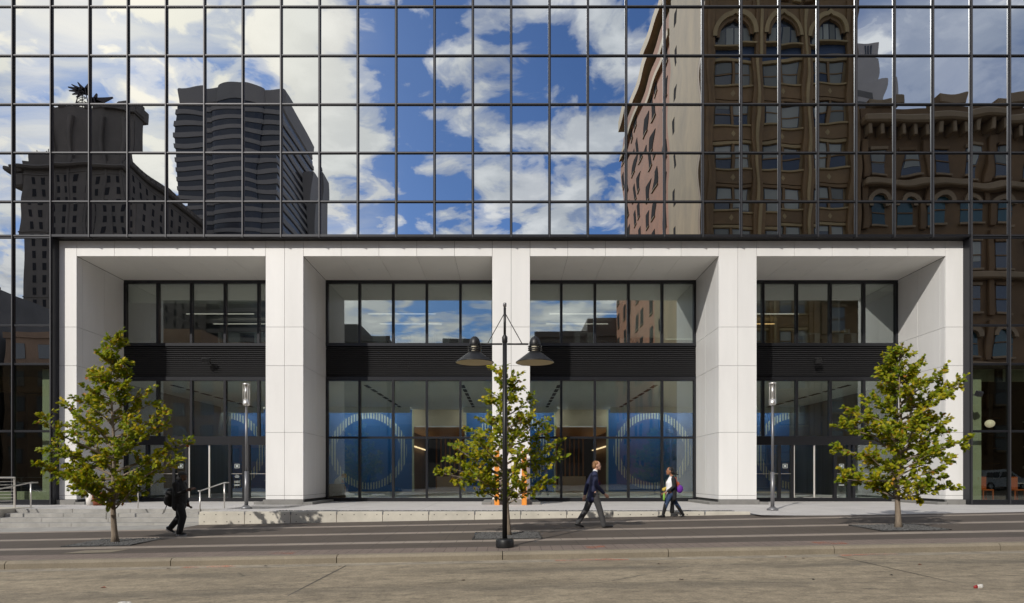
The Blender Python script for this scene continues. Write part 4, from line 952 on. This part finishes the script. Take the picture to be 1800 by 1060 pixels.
mesh([('blob', (-.0, 0, 1.53), (.10, .10, .10))], 'hood', 'black_cloth', vox=.012)
t = thing('backpack', w((-.24, -.02, .8)), "black backpack on the back of the man in the cap", 'backpack')
mb = MB(); mb.blob(w((-.24, -.02, 1.02)), (.14, .17, .26), 14, 10); mb.build('main_bag', 'black_cloth', t, True); mb = MB(); mb.blob(w((-.31, -.02, .93)), (.10, .13, .14)); mb.build('pocket', 'charcoal', t, True)
mb = MB(); mb.tube([w((-.30, -.12, .80)), w((-.37, -.13, .66)), w((-.40, -.13, .58)), w((-.36, -.12, .62)), w((-.30, -.1, .8))], .008, 6); mb.build('strap', 'charcoal', t)
tag(box('phone', w((.40, 0, 0))[0] - .006, w((.40, 0, 0))[0] + .006, w((0, -.25, 0))[1], w((0, -.18, 0))[1], w((0, 0, 1.24))[2], w((0, 0, 1.38))[2], 'lamp_black', None, .003), "phone held in the raised hand of the man in the cap", 'phone')

# seated person in the lobby
bx, by = (591 - VX) * 30.4 / F_PX, 4.2
t = tag(box('stone_bench', bx - .30, bx + .32, by - .3, by + .25, .10, .78, 'brown_room', None, .02), 'brown block counter inside the lobby glass beside a pier', 'counter')
t2 = tag(box('lobby_stool', bx - .35, bx + .05, by + .38, by + .78, .10, .55, 'brown_room', None, .02), 'brown stool behind the block counter in the lobby', 'stool')
P = thing('person', (bx - .15, by + .58, .10), 'person in a white shirt bending over inside the lobby glass', 'person')
ww = lambda x, y, z: (bx + x, by + .58 + y, z)
def mesh2(parts, nm, mat, vox=.013):
    mb = MB()
    for q in parts:
        if q[0] == 'b': mb.blob(ww(*q[1]), q[2])
        else: mb.tube([ww(*p) for p, r in q], [r for p, r in q], 14, side=(0, 1, 0)); [mb.blob(ww(*p), min(r) if isinstance(r, tuple) else r) for p, r in (q[0], q[-1])]
    return remeshed(mb, nm, mat, P, vox)
mesh2([[((-.15, 0, .68), (.16, .12)), ((-.08, -.03, .95), (.16, .11)), ((.06, -.06, 1.08), (.10, .08))], [((.06, -.06, 1.08), .055), ((.15, -.08, 1.14), .052)], ('b', (.24, -.10, 1.16), (.11, .085, .10)), ('b', (.34, -.10, 1.13), (.02, .015, .02)),
       [((-.1, -.12, .66), .08), ((-.12, -.26, .60), .07), ((-.12, -.26, .16), .05)], [((-.2, .12, .66), .08), ((.2, .12, .62), .065), ((.2, .12, .16), .05)],
       [((.03, -.2, 1.02), .05), ((.02, -.24, .87), .042), ((.16, -.26, .84), .032)], [((.03, .12, 1.02), .05), ((.06, .15, .88), .042), ((.18, .02, .86), .032)]], 'body', 'skin_light')
mesh2([[((-.16, 0, .64), (.19, .15)), ((-.09, -.03, .93), (.19, .14)), ((.04, -.06, 1.07), (.14, .10))], [((.03, -.2, 1.03), .07), ((.02, -.245, .88), .06), ((.12, -.26, .85), .045)]], 'shirt', 'shirt_white')
mesh2([('b', (.21, -.10, 1.20), (.115, .095, .08))], 'hair', 'hair_sandy', .01)

# ------------------------------------------------------------------ litter on the road
def road_pt(px, py):
    D = 9.0
    for _ in range(30):
        x = (px - VX) * D / F_PX; D = F_PX * (EYE - zr(x, D - CAMD)) / (py - VY)
    return (px - VX) * D / F_PX, D - CAMD, zr((px - VX) * D / F_PX, D - CAMD)
x, y, z = road_pt(1722, 1034)
t = thing('paper_cup', (x, y, z), 'crushed red and white paper cup lying on the road', 'litter')
mb = MB(); mb.tube([(x - .075, y, z + .012), (x - .03, y + .005, z + .02)], [(.02, .010), (.026, .016)], 9); mb.build('cup', 'litter_red', t, True)
mb = MB(); mb.tube([(x - .03, y + .005, z + .02), (x + .03, y + .015, z + .022), (x + .04, y + .015, z + .02), (x + .055, y + .012, z + .016)], [(.026, .016), (.03, .019), (.033, .02), (.012, .01)], 9); mb.build('lid', 'litter_white', t, True)
x, y, z = road_pt(216, 1063)
mb = MB(); mb.blob((x, y, z + .02), (.07, .05, .025), 9, 6); mb.blob((x + .06, y + .02, z + .02), (.05, .03, .02), 7, 5)
tag(mb.build('paper_scrap', 'litter_white'), 'crumpled white paper scrap at the near edge of the road', 'litter')
rr = random.Random(5)
for i in range(16):
    x, y = rr.uniform(-11, 11), rr.uniform(-16.8, YK - .2); z = zr(x, y)
    mb = MB(); a = rr.uniform(0, 6); L = rr.uniform(.03, .07)
    mb.quad((x, y, z + .006), (x + L * math.cos(a), y + L * math.sin(a), z + .02), (x + 1.6 * L * math.cos(a + .5), y + 1.6 * L * math.sin(a + .5), z + .008), (x + L * math.cos(a + 1.1), y + L * math.sin(a + 1.1), z + .022))
    tag(mb.build('fallen_leaf', ['bark', 'copper', 'grate'][i % 3]), 'small dry leaf lying on the road', 'leaf', 'dry leaves on the road')

# ------------------------------------------------------------------ cars parked at the far kerb (seen mirrored in the lower glass)
pmat('car_grey', (.06, .065, .075), .25, .3); pmat('car_glass', (.02, .025, .03), .05, spec=.8); pmat('tail_red', (.45, .02, .02), .3); pmat('alloy', (.5, .5, .5), .3, .8)
def car(cx, cy, paint, label):
    z0 = zr(cx, cy); t = thing('parked_car', (cx, cy, z0), label, 'car', 'cars parked at the far kerb')
    prof = [(-2.32, .42), (-2.36, .75), (-2.28, 1.0), (-2.18, 1.08), (-1.9, 1.48), (-1.6, 1.63), (-.2, 1.68), (.45, 1.58), (1.15, 1.08), (2.05, .95), (2.30, .80), (2.36, .5), (2.3, .30), (-2.2, .30)]
    def ext(name, pr, y0, y1, inset, mat, par):
        mb = MB(); n = len(pr)
        for y, k in ((y0, inset), (y0 + .12, 0), (y1 - .12, 0), (y1, inset)):
            for x, z in pr: mb.v.append((cx + x, cy + y, z0 + z - (k * max(0, z - .9) if k else 0)))
        for a in range(3):
            for j in range(n): mb.f.append((a * n + j, a * n + (j + 1) % n, (a + 1) * n + (j + 1) % n, (a + 1) * n + j))
        mb.f += [tuple(reversed(range(n))), tuple(range(3 * n, 4 * n))]; return mb.build(name, mat, par)
    body = ext('body', prof, -.92, .92, .10, paint, t)
    for s_ in (-1, 1):
        for xa, xb in ((-1.75, -.75), (-.68, .35)):
            mb = MB(); y = cy + s_ * .93
            q = [(cx + xa, y, z0 + 1.06), (cx + xb + (.45 if xb > 0 else 0), y, z0 + 1.06), (cx + xb, y, z0 + 1.48), (cx + xa + .12, y, z0 + 1.48)]
            mb.v += [(a, b - .02, c) for a, b, c in q] + [(a, b + .02, c) for a, b, c in q]; mb.f += [(3, 2, 1, 0), (4, 5, 6, 7), (0, 1, 5, 4), (1, 2, 6, 5), (2, 3, 7, 6), (3, 0, 4, 7)]; mb.build('side_window', 'car_glass', t)
        for wx in (-1.42, 1.42):
            mb = MB(); mb.tube([(cx + wx, cy + s_ * .74, z0 + .34), (cx + wx, cy + s_ * .95, z0 + .34)], .34, 24); wh = mb.build('wheel', 'rubber', t)
            mb = MB(); mb.tube([(cx + wx, cy + s_ * .945, z0 + .34), (cx + wx, cy + s_ * .962, z0 + .34)], .21, 18); mb.build('rim', 'alloy', wh)
        box('headlight', cx + 2.2, cx + 2.345, cy + s_ * .68 - .18, cy + s_ * .68 + .18, z0 + .68, z0 + .80, 'alloy', t, .02); box('tail_light', cx - 2.37, cx - 2.28, cy + s_ * .74 - .1, cy + s_ * .74 + .1, z0 + .8, z0 + 1.05, 'tail_red', t, .02)
car(40.5, -28.2, 'car_white', 'white sport utility car mirrored in the shop glass beyond the last tree')
car(-40.0, -28.2, 'car_grey', 'dark car mirrored in the shop glass behind the cable railing')
car(-12.5, -28.2, 'car_grey', 'dark car mirrored low in the window with the first round mural')

# ------------------------------------------------------------------ buildings across the street (seen mirrored in the glass)
def rp(px, d): return (px - VX) * d / F_PX          # mirrored pixel column at optical depth d
YK0 = -32.3                                          # street wall line
KX0, KX1, KH = 17.2, 31.2, 52.5
K = thing('gothic_tower', ((KX0 + KX1) / 2, YK0 - 20, -1), 'brown terracotta tower with pointed arches and a sunlit brick side, mirrored in the glass', 'building')
box('stone_body', KX0, KX1, YK0 - 11.5, YK0 - .55, -3, KH, 'pale_stone', K)
box('brick_body', KX0 + .25, KX1, YK0 - 40, YK0 - 11.51, -3, KH - 1, 'red_brick', K)
box('cornice', KX0 - .5, KX1 + .4, YK0 - 40.3, YK0 + .3, KH, KH + 1.4, 'terracotta_pale', K)
box('brick_cornice', KX0 - .15, KX0 + .24, YK0 - 40, YK0 - 11.52, KH - 4.2, KH - 3.5, 'terracotta_pale', K)
for q in range(9): box('finial', KX0 + .6 + q * 1.55, KX0 + 1.0 + q * 1.55, YK0 - .2, YK0 + .2, KH + 1.4, KH + 3.2, 'terracotta_pale', K)
fl = 3.74; zbase = 1.1
pierx = [KX0, KX0 + 1.1, KX0 + 4.55, KX0 + 5.45, KX0 + 8.95, KX0 + 9.85, KX0 + 12.9, KX1]
baysK = [(pierx[1], pierx[2]), (pierx[3], pierx[4]), (pierx[5], pierx[6])]
for a, b in ((pierx[0], pierx[1]), (pierx[2], pierx[3]), (pierx[4], pierx[5]), (pierx[6], pierx[7])):
    box('pilaster', a, b, YK0 - .54, YK0, -2, 43.5, 'terracotta', K, .03)
    box('pilaster_rib', (a + b) / 2 - .12, (a + b) / 2 + .12, YK0 + .001, YK0 + .15, -2, 43.5, 'terracotta_pale' if b - a < 1 else 'terracotta', K)
def sash(x0, x1, z0, z1, y, parent, blind, frame='terracotta'):
    wdw = box('window', x0, x1, y - .1, y + .02, z0, z1, 'window_dark', parent)
    h = z1 - z0
    if blind > 0: box('blind', x0 + .06, x1 - .06, y + .021, y + .04, z1 - h * blind, z1 - .05, 'window_blind', wdw)
    box('meeting_rail', x0, x1, y + .041, y + .09, z0 + h * .5 - .05, z0 + h * .5 + .05, frame, wdw)
    return wdw
rr = random.Random(4)
for f in range(11):
    z = zbase + f * fl
    for a, b in baysK:
        if f < 10:
            m = (a + b) / 2
            for u, v in ((a + .25, m - .12), (m + .12, b - .25)): sash(u, v, z + 1.45, z + 3.45, YK0 - .5, K, rr.choice([.25, .45, .5, .95, .95, .9]))
            box('window_post', m - .11, m + .11, YK0 - .53, YK0 - .32, z + 1.4, z + 3.5, 'terracotta', K)
            box('spandrel', a, b, YK0 - .54, YK0 - .25, z + .1, z + 1.25, 'terracotta', K, .02)
            box('sill', a, b, YK0 - .54, YK0 - .12, z + 1.26, z + 1.42, 'terracotta_pale', K, .02)
            box('lintel', a, b, YK0 - .54, YK0 - .30, z + 3.52, z + 3.80, 'terracotta_pale' if f % 2 else 'terracotta', K, .02)
            mb = MB(); mb.quad(((m), YK0 - .245, z + .40), (m + .22, YK0 - .245, z + .68), (m, YK0 - .2, z + .96), (m - .22, YK0 - .245, z + .68)); mb.build('boss', 'terracotta_pale', K)
za = zbase + 10 * fl
for a, b in baysK:
    m = (a + b) / 2; hw = (b - a) / 2 - .05
    box('blue_panel', a, b, YK0 - .53, YK0 - .45, za - .1, za + 1.0, 'blue_tile', K)
    box('arch_glass', a + .15, b - .15, YK0 - .53, YK0 - .44, za + 1.0, za + 4.4, 'window_dark', K)
    for q in range(4):
        u = a + .3 + q * (b - a - .6) / 4
        box('blind', u + .06, u + (b - a - .6) / 4 - .06, YK0 - .43, YK0 - .41, za + 1.15, za + 2.9 - .3 * (q in (0, 3)), 'window_blind', K)
    for rO, rI, yy, mt in ((hw + .25, hw - .1, .12, 'terracotta_pale'), (hw - .12, hw - .38, -.1, 'terracotta')):
        mb = MB(); pts = []
        for i in range(19):
            t_ = math.pi * i / 18; pts.append((math.cos(t_), math.sin(t_) ** .9 * 1.12 if i not in (9,) else 1.25))
        for (c1, s1), (c2, s2) in zip(pts, pts[1:]):
            q = [(m + rI * c1, za + 1.9 + rI * s1), (m + rO * c1, za + 1.9 + rO * s1), (m + rO * c2, za + 1.9 + rO * s2), (m + rI * c2, za + 1.9 + rI * s2)]
            n = len(mb.v); mb.v += [(x, YK0 - .42, z) for x, z in q] + [(x, YK0 + yy, z) for x, z in q]
            mb.f += [(n + 4, n + 5, n + 6, n + 7), (n, n + 4, n + 7, n + 3), (n + 1, n + 2, n + 6, n + 5)]
        mb.build('arch', mt, K)
    box('arch_sill', a - .1, b + .1, YK0 - .5, YK0 + .1, za + .98, za + 1.14, 'terracotta_pale', K, .02)
    for s in (-1, 1):
        mb = MB(); x1_ = m + s * (hw + .3)
        mb.quad((m, YK0 - .2, za + 4.3), (x1_, YK0 - .2, za + 2.4), (x1_, YK0 - .2, za + 5.3), (m, YK0 - .2, za + 5.3)); mb.build('arch_web', 'terracotta', K)
for q in range(12):
    u = KX0 + .4 + q * 1.15; box('shield_band', u, u + .8, YK0 - .5, YK0 + .12, za + 5.4, za + 6.4, 'terracotta_pale' if q % 2 else 'terracotta', K, .05)
box('upper_wall', KX0, KX1, YK0 - .54, YK0 - .3, za + 5.3, KH, 'terracotta', K)
# side windows
for f in range(13):
    z = zbase + f * fl
    if z + 3.5 > KH - 2: break
    for c in range(6):
        y1 = YK0 - 13.6 - c * 4.5 - (1.3 if c % 2 else 0)
        wdw = box('side_window', KX0 + .20, KX0 + .27, y1 - 1.7, y1, z + 1.2, z + 3.3, 'window_matt', K)
        box('side_sill', KX0 + .12, KX0 + .248, y1 - 1.8, y1 + .1, z + 1.08, z + 1.19, 'pale_stone', wdw)
    for c in range(1):
        y1 = YK0 - 8.6
        box('side_window', KX0 - .02, KX0 + .05, y1 - .8, y1, z + 1.6, z + 3.0, 'window_matt', K)
# neighbour with bracketed cornice
WX0, WX1, WH = 31.4, 74.0, 33.9
Wb = thing('corniced_building', (45, YK0 - 10, -1), 'brown stone building with heavy cornice and arched windows mirrored in the end of the glass', 'building')
box('stone_body', WX0, WX1, YK0 - 30, YK0 - .4, -3, WH - 1, 'wilson_stone', Wb)
box('cornice', WX0 - .1, WX1, YK0 - .39, YK0 + .9, WH - 1.5, WH - .8, 'wilson_trim', Wb, .15)
box('parapet', WX0, WX1, YK0 - 1.4, YK0 - .2, WH - .79, WH + .2, 'wilson_stone', Wb)
for q in range(7): box('parapet_block', WX0 + 1 + q * 5.6, WX0 + 3.4 + q * 5.6, YK0 - 1.3, YK0 + .1, WH + .2, WH + 1.1, 'wilson_trim', Wb, .1)
for q in range(40): box('bracket', WX0 + .3 + q * 1.04, WX0 + .62 + q * 1.04, YK0 - .39, YK0 + .55, WH - 2.5, WH - 1.51, 'wilson_trim', Wb, .05)
zc_ = 29.0
rr = random.Random(9)
for r_, (zl_, kind) in enumerate(((28.0, 'r'), (23.7, 'a'), (19.7, 'r'), (15.8, 'r'), (11.8, 'a'), (7.6, 'r'), (3.4, 'r'))):
    for c in range(15):
        x = WX0 + .9 + c * 2.78
        wdw = box('window', x, x + 1.35, YK0 - .41, YK0 - .36, zl_, zl_ + 2.35, 'window_teal' if kind == 'a' else 'window_dark', Wb)
        if rr.random() < .65: box('blind', x + .08, x + 1.27, YK0 - .355, YK0 - .33, zl_ + rr.choice([.6, 1.0, 1.3]), zl_ + 2.3, 'window_blind', wdw) if kind == 'r' else None
        box('window_rail', x, x + 1.35, YK0 - .325, YK0 - .27, zl_ + 1.1, zl_ + 1.2, 'wilson_stone', wdw)
        box('sill', x - .15, x + 1.5, YK0 - .39, YK0 - .1, zl_ - .22, zl_ - .02, 'wilson_trim', wdw, .03)
        if kind == 'a':
            mb = MB(); m = x + .675
            for i in range(12):
                t1, t2 = math.pi * i / 12, math.pi * (i + 1) / 12
                q = [(m + ro * math.cos(t), zl_ + 1.75 + ro * math.sin(t)) for ro, t in ((.62, t1), (1.0, t1), (1.0, t2), (.62, t2))]
                n = len(mb.v); mb.v += [(xx, YK0 - .39, zz_) for xx, zz_ in q] + [(xx, YK0 - .02, zz_) for xx, zz_ in q]
                mb.f += [(n + 4, n + 5, n + 6, n + 7), (n, n + 4, n + 7, n + 3), (n + 1, n + 2, n + 6, n + 5)]
            mb.build('arch', 'wilson_trim', wdw)
        else: box('lintel', x - .1, x + 1.45, YK0 - .39, YK0 - .18, zl_ + 2.37, zl_ + 2.65, 'wilson_trim' if c % 3 == 0 else 'wilson_stone', wdw, .03)
    for c in range(8): box('pilaster', WX0 + .02 + c * 5.56, WX0 + .55 + c * 5.56, YK0 - .39, YK0 - .05, zl_ - .4, zl_ + 3.2, 'wilson_stone', Wb, .05)
for z in (27.0, 18.9, 10.8): box('belt_cornice', WX0, WX1, YK0 - .385, YK0 + .45, z - .25, z + .35, 'wilson_trim', Wb, .1)
# pale stepped tower behind
d = 118.0; yP = 25.6 - d; zpx = lambda py, d: EYE + (VY - py) * d / F_PX
S_ = thing('pale_tower', (rp(1530, d), yP - 8, -1), 'pale stepped tower peeking out behind the gothic tower in the glass', 'building')
box('lower_stage', rp(1480, d), rp(1566, d), yP - 16, yP, -3, zpx(135, d), 'pale_building', S_); box('upper_stage', rp(1480, d), rp(1556, d), yP - 15, yP - .8, zpx(135, d), zpx(95, d), 'pale_building', S_)
box('top_stage', rp(1480, d), rp(1551, d), yP - 14, yP - 1.4, zpx(95, d), zpx(62, d), 'pale_building', S_)
for q in range(3): box('slot_window', rp(1532 + q * 4, d), rp(1534 + q * 4, d), yP - 1.4, yP - 1.3, zpx(88, d), zpx(66, d), 'window_dark', S_)
for q in range(5): box('window_band', rp(1505, d), rp(1548, d), yP - .05, yP + .05, zpx(165 + q * 22, d), zpx(152 + q * 22, d), 'grey_building', S_)
# hotel with rooftop sign
d = 210.0; yM = 25.6 - d
Mg = thing('old_hotel_tower', (rp(150, d), yM - 20, -1), 'dark old stone hotel tower with rooftop sign frame mirrored in the glass', 'building')
x0, x1 = rp(42, d), rp(228, d)
box('main_block', x0, x1, yM - 46, yM, -3, zpx(285, d), 'magnolia_stone', Mg)
box('upper_block', rp(84, d), x1, yM - 6, yM - .8, zpx(285, d), zpx(196, d), 'magnolia_stone', Mg)
box('shoulder_block', rp(52, d), rp(84, d), yM - 24, yM - 1.0, zpx(285, d), zpx(270, d), 'magnolia_stone', Mg)
box('turret', rp(192, d), rp(231, d), yM - 8, yM + .4, zpx(200, d), zpx(180, d), 'magnolia_stone', Mg); box('turret_cap', rp(194, d), rp(219, d), yM - 6, yM, zpx(180, d), zpx(164, d), 'magnolia_stone', Mg, .8)
for a, b, c in ((145, 160, 189), (172, 188, 188), (85, 96, 193), (104, 116, 192), (186, 193, 184), (219, 233, 176)): box('crenellation', rp(a, d), rp(b, d), yM - 5, yM - .4, zpx(198, d), zpx(c, d), 'magnolia_stone', Mg, .3)
for q in range(7): box('roof_step', rp(46 + q * 5.4, d), rp(84, d), yM - 20 + q, yM - 1.2 - q * .1, zpx(285 - q * 3.2, d), zpx(282 - q * 3.2, d), 'magnolia_stone', Mg)
for q in range(5): box('buttress', rp(90 + q * 33, d), rp(95 + q * 33, d), yM - .8, yM + .35, zpx(420, d), zpx(212, d), 'magnolia_stone', Mg, .2)
for q in range(9):
    mb = MB(); mb.tube([(rp(84 - q * 3.5, d), yM - 3, zpx(275, d)), (rp(82 - q * 3.5 - 3 * (q % 3), d), yM - 3, zpx(262 - 3 * (q % 4), d))], .12, 5); mb.build('antenna', 'sign_red', Mg)
box('cornice', rp(30, d), x1 + 1.4, yM - 47, yM + 2.4, zpx(302, d), zpx(296, d), 'magnolia_stone', Mg, .5)
box('ledge', rp(12, d), x0, yM - 12, yM + 1, zpx(306, d), zpx(297, d), 'magnolia_stone', Mg, .5); box('ledge_corbel', rp(24, d), x0, yM - 10, yM, zpx(330, d), zpx(306, d), 'magnolia_stone', Mg, .6)
for q in range(14): box('roof_post', x1 - .4, x1 + .5, yM - 3 - q * 3.2, yM - 2 - q * 3.2, zpx(296, d), zpx(288, d), 'magnolia_stone', Mg, .1)
for f in range(22):
    z = zpx(300, d) - 5 - f * 3.9
    for c in range(9):
        x = x0 + 3 + c * 3.55; box('window', x, x + 1.2, yM + .0, yM + .12, z, z + 2.3, 'window_matt', Mg)
    if f % 5 == 0: box('belt_course', x0 - .1, x1 + .15, yM - 45, yM + .25, z + 3.0, z + 3.35, 'magnolia_stone', Mg)
    if f < 16:
        for c in range(7): box('side_window', x1 - .02, x1 + .12, yM - 5 - c * 5.6, yM - 3.6 - c * 5.6, z, z + 2.3, 'window_matt', Mg)
sg = thing('rooftop_sign', (rp(130, d), yM - 6, zpx(197, d)), 'dark fanned rooftop sign on a lattice frame above the hotel in the glass', 'sign')
cx, cz = rp(130, d), zpx(197, d)
for dx in (-3, 3):
    for dy in (-2, 2):
        mb = MB(); mb.tube([(cx + dx, yM - 6 + dy, cz), (cx + dx * .35, yM - 6 + dy * .4, cz + 9)], .18, 6); mb.build('frame_leg', 'sign_red', sg)
for q in range(5):
    w_ = 3 - q * .45; z = cz + q * 1.8
    mb = MB(); mb.tube([(cx - w_, yM - 4.2, z), (cx + w_ * .88, yM - 4.4, z + 1.8)], .13, 5); mb.tube([(cx + w_, yM - 4.2, z), (cx - w_ * .88, yM - 4.4, z + 1.8)], .13, 5); mb.tube([(cx - w_, yM - 4.2, z), (cx + w_, yM - 4.2, z)], .13, 5); mb.build('lattice', 'sign_red', sg)
for i, (a, L, wd) in enumerate(((165, 6.5, 1.0), (150, 5.6, .9), (178, 6.0, .8), (195, 5.0, .9), (20, 7.5, 1.3), (-12, 8.0, 1.0), (70, 3.6, .9), (120, 4.6, 1.0), (215, 4.2, .7), (-35, 6.5, .6))):
    ca, sa = math.cos(R(a)), math.sin(R(a)); o = Vector((cx + .4, yM - 6, cz + 8.3)); e = o + Vector((ca * L, 0, sa * L * .8)); nrm = Vector((-sa, 0, ca)) * wd
    mb = MB(); n = 0; pr = [o + nrm, e + nrm * .15, e - nrm * .15, o - nrm]
    mb.v += [(p.x, p.y - .15, p.z) for p in pr] + [(p.x, p.y + .15, p.z) for p in pr]
    mb.f += [(3, 2, 1, 0), (4, 5, 6, 7), (0, 1, 5, 4), (1, 2, 6, 5), (2, 3, 7, 6), (3, 0, 4, 7)]; mb.build('sign_blade', 'sign_red', sg)
# banded office tower
d = 262.0; yT = 25.6 - d
Tt = thing('banded_tower', (rp(400, d), yT - 20, -1), 'tall dark office tower with horizontal window bands mirrored in the glass', 'building')
x0, x1 = rp(313, d), rp(495, d); zt = zpx(182, d)
box('glass_core', x0 + .4, x1 - .4, yT - 46, yT - .4, -3, zt, 'tower_glass', Tt)
box('crown', x0, x1, yT - 46, yT, zt, zpx(152, d), 'tower_stone', Tt, .6)
xc0, xc1 = rp(372, d), rp(462, d); cxm, rb_ = (xc0 + xc1) / 2, (xc1 - xc0) / 2
def bow(r_, depth, z0, z1, mat, nm):
    mb = MB(); n = 20
    for z in (z0, z1):
        for i in range(n + 1): t_ = math.pi * i / n; mb.v.append((cxm - r_ * math.cos(t_), yT - .3 + depth * math.sin(t_), z))
    for i in range(n): mb.f.append((i, i + 1, n + 2 + i, n + 1 + i))
    mb.f += [tuple(reversed(range(n + 1))), tuple(range(n + 1, 2 * n + 2))]; return mb.build(nm, mat, Tt)
bow(rb_ - .3, 2.7, -3, zt, 'tower_glass', 'bow_glass'); bow(rb_, 3, zt, zpx(151.5, d), 'tower_stone', 'bow_crown')
fh = 18.0 * d / F_PX
for f in range(36):
    z = zt - (f + 1) * fh
    box('floor_band', x0, x1, yT - 46, yT, z, z + fh * .42, 'tower_stone', Tt); bow(rb_, 3, z, z + fh * .40, 'tower_stone', 'bow_band')
box('side_wing', x1, x1 + 3.4, yT - 46, yT - 34, -3, zt - 10, 'tower_stone', Tt)
# lower blocks along the next street
lows = [('grey_block', -34, -20, 24.0, 'grey_building'), ('flat_roofed_block', -19.5, 4, 21.5, 'grey_building'), ('office_block', 4.5, 30.0, 25.0, 'grey_building'), ('brick_block', -78, -35, 23.0, 'brown_building'), ('long_block', -150, -79, 30.0, 'grey_building')]
labs = ['dark grey low block mirrored low in the second bay of upper windows', 'flat-roofed dark block mirrored low in the windows behind the lamp', 'dark block with roof box mirrored low in the third bay of windows', 'brown brick low block mirrored in the shop glass beside the steps', 'long grey block far along the street, mirrored at the very edge']
for (nm, a, b, h, mt), lab in zip(lows, labs):
    o = thing(nm, ((a + b) / 2, -82, -2), lab, 'building'); box('block', a, b, -92, -75, -3, h, mt, o)
    box('parapet', a - .2, b + .2, -75.3, -74.7, h - .6, h + .3, mt, o); box('roof_box', a + (b - a) * .35, a + (b - a) * .6, -88, -78, h, h + 3.2, mt, o)
    n = max(3, int((b - a) / 4.2))
    for f in range(5):
        for c in range(n): x = a + (c + .25) * (b - a) / n; box('window', x, x + (b - a) / n * .5, -74.99, -74.9, 3.5 + f * 3.9, 5.8 + f * 3.9, 'window_dark', o)
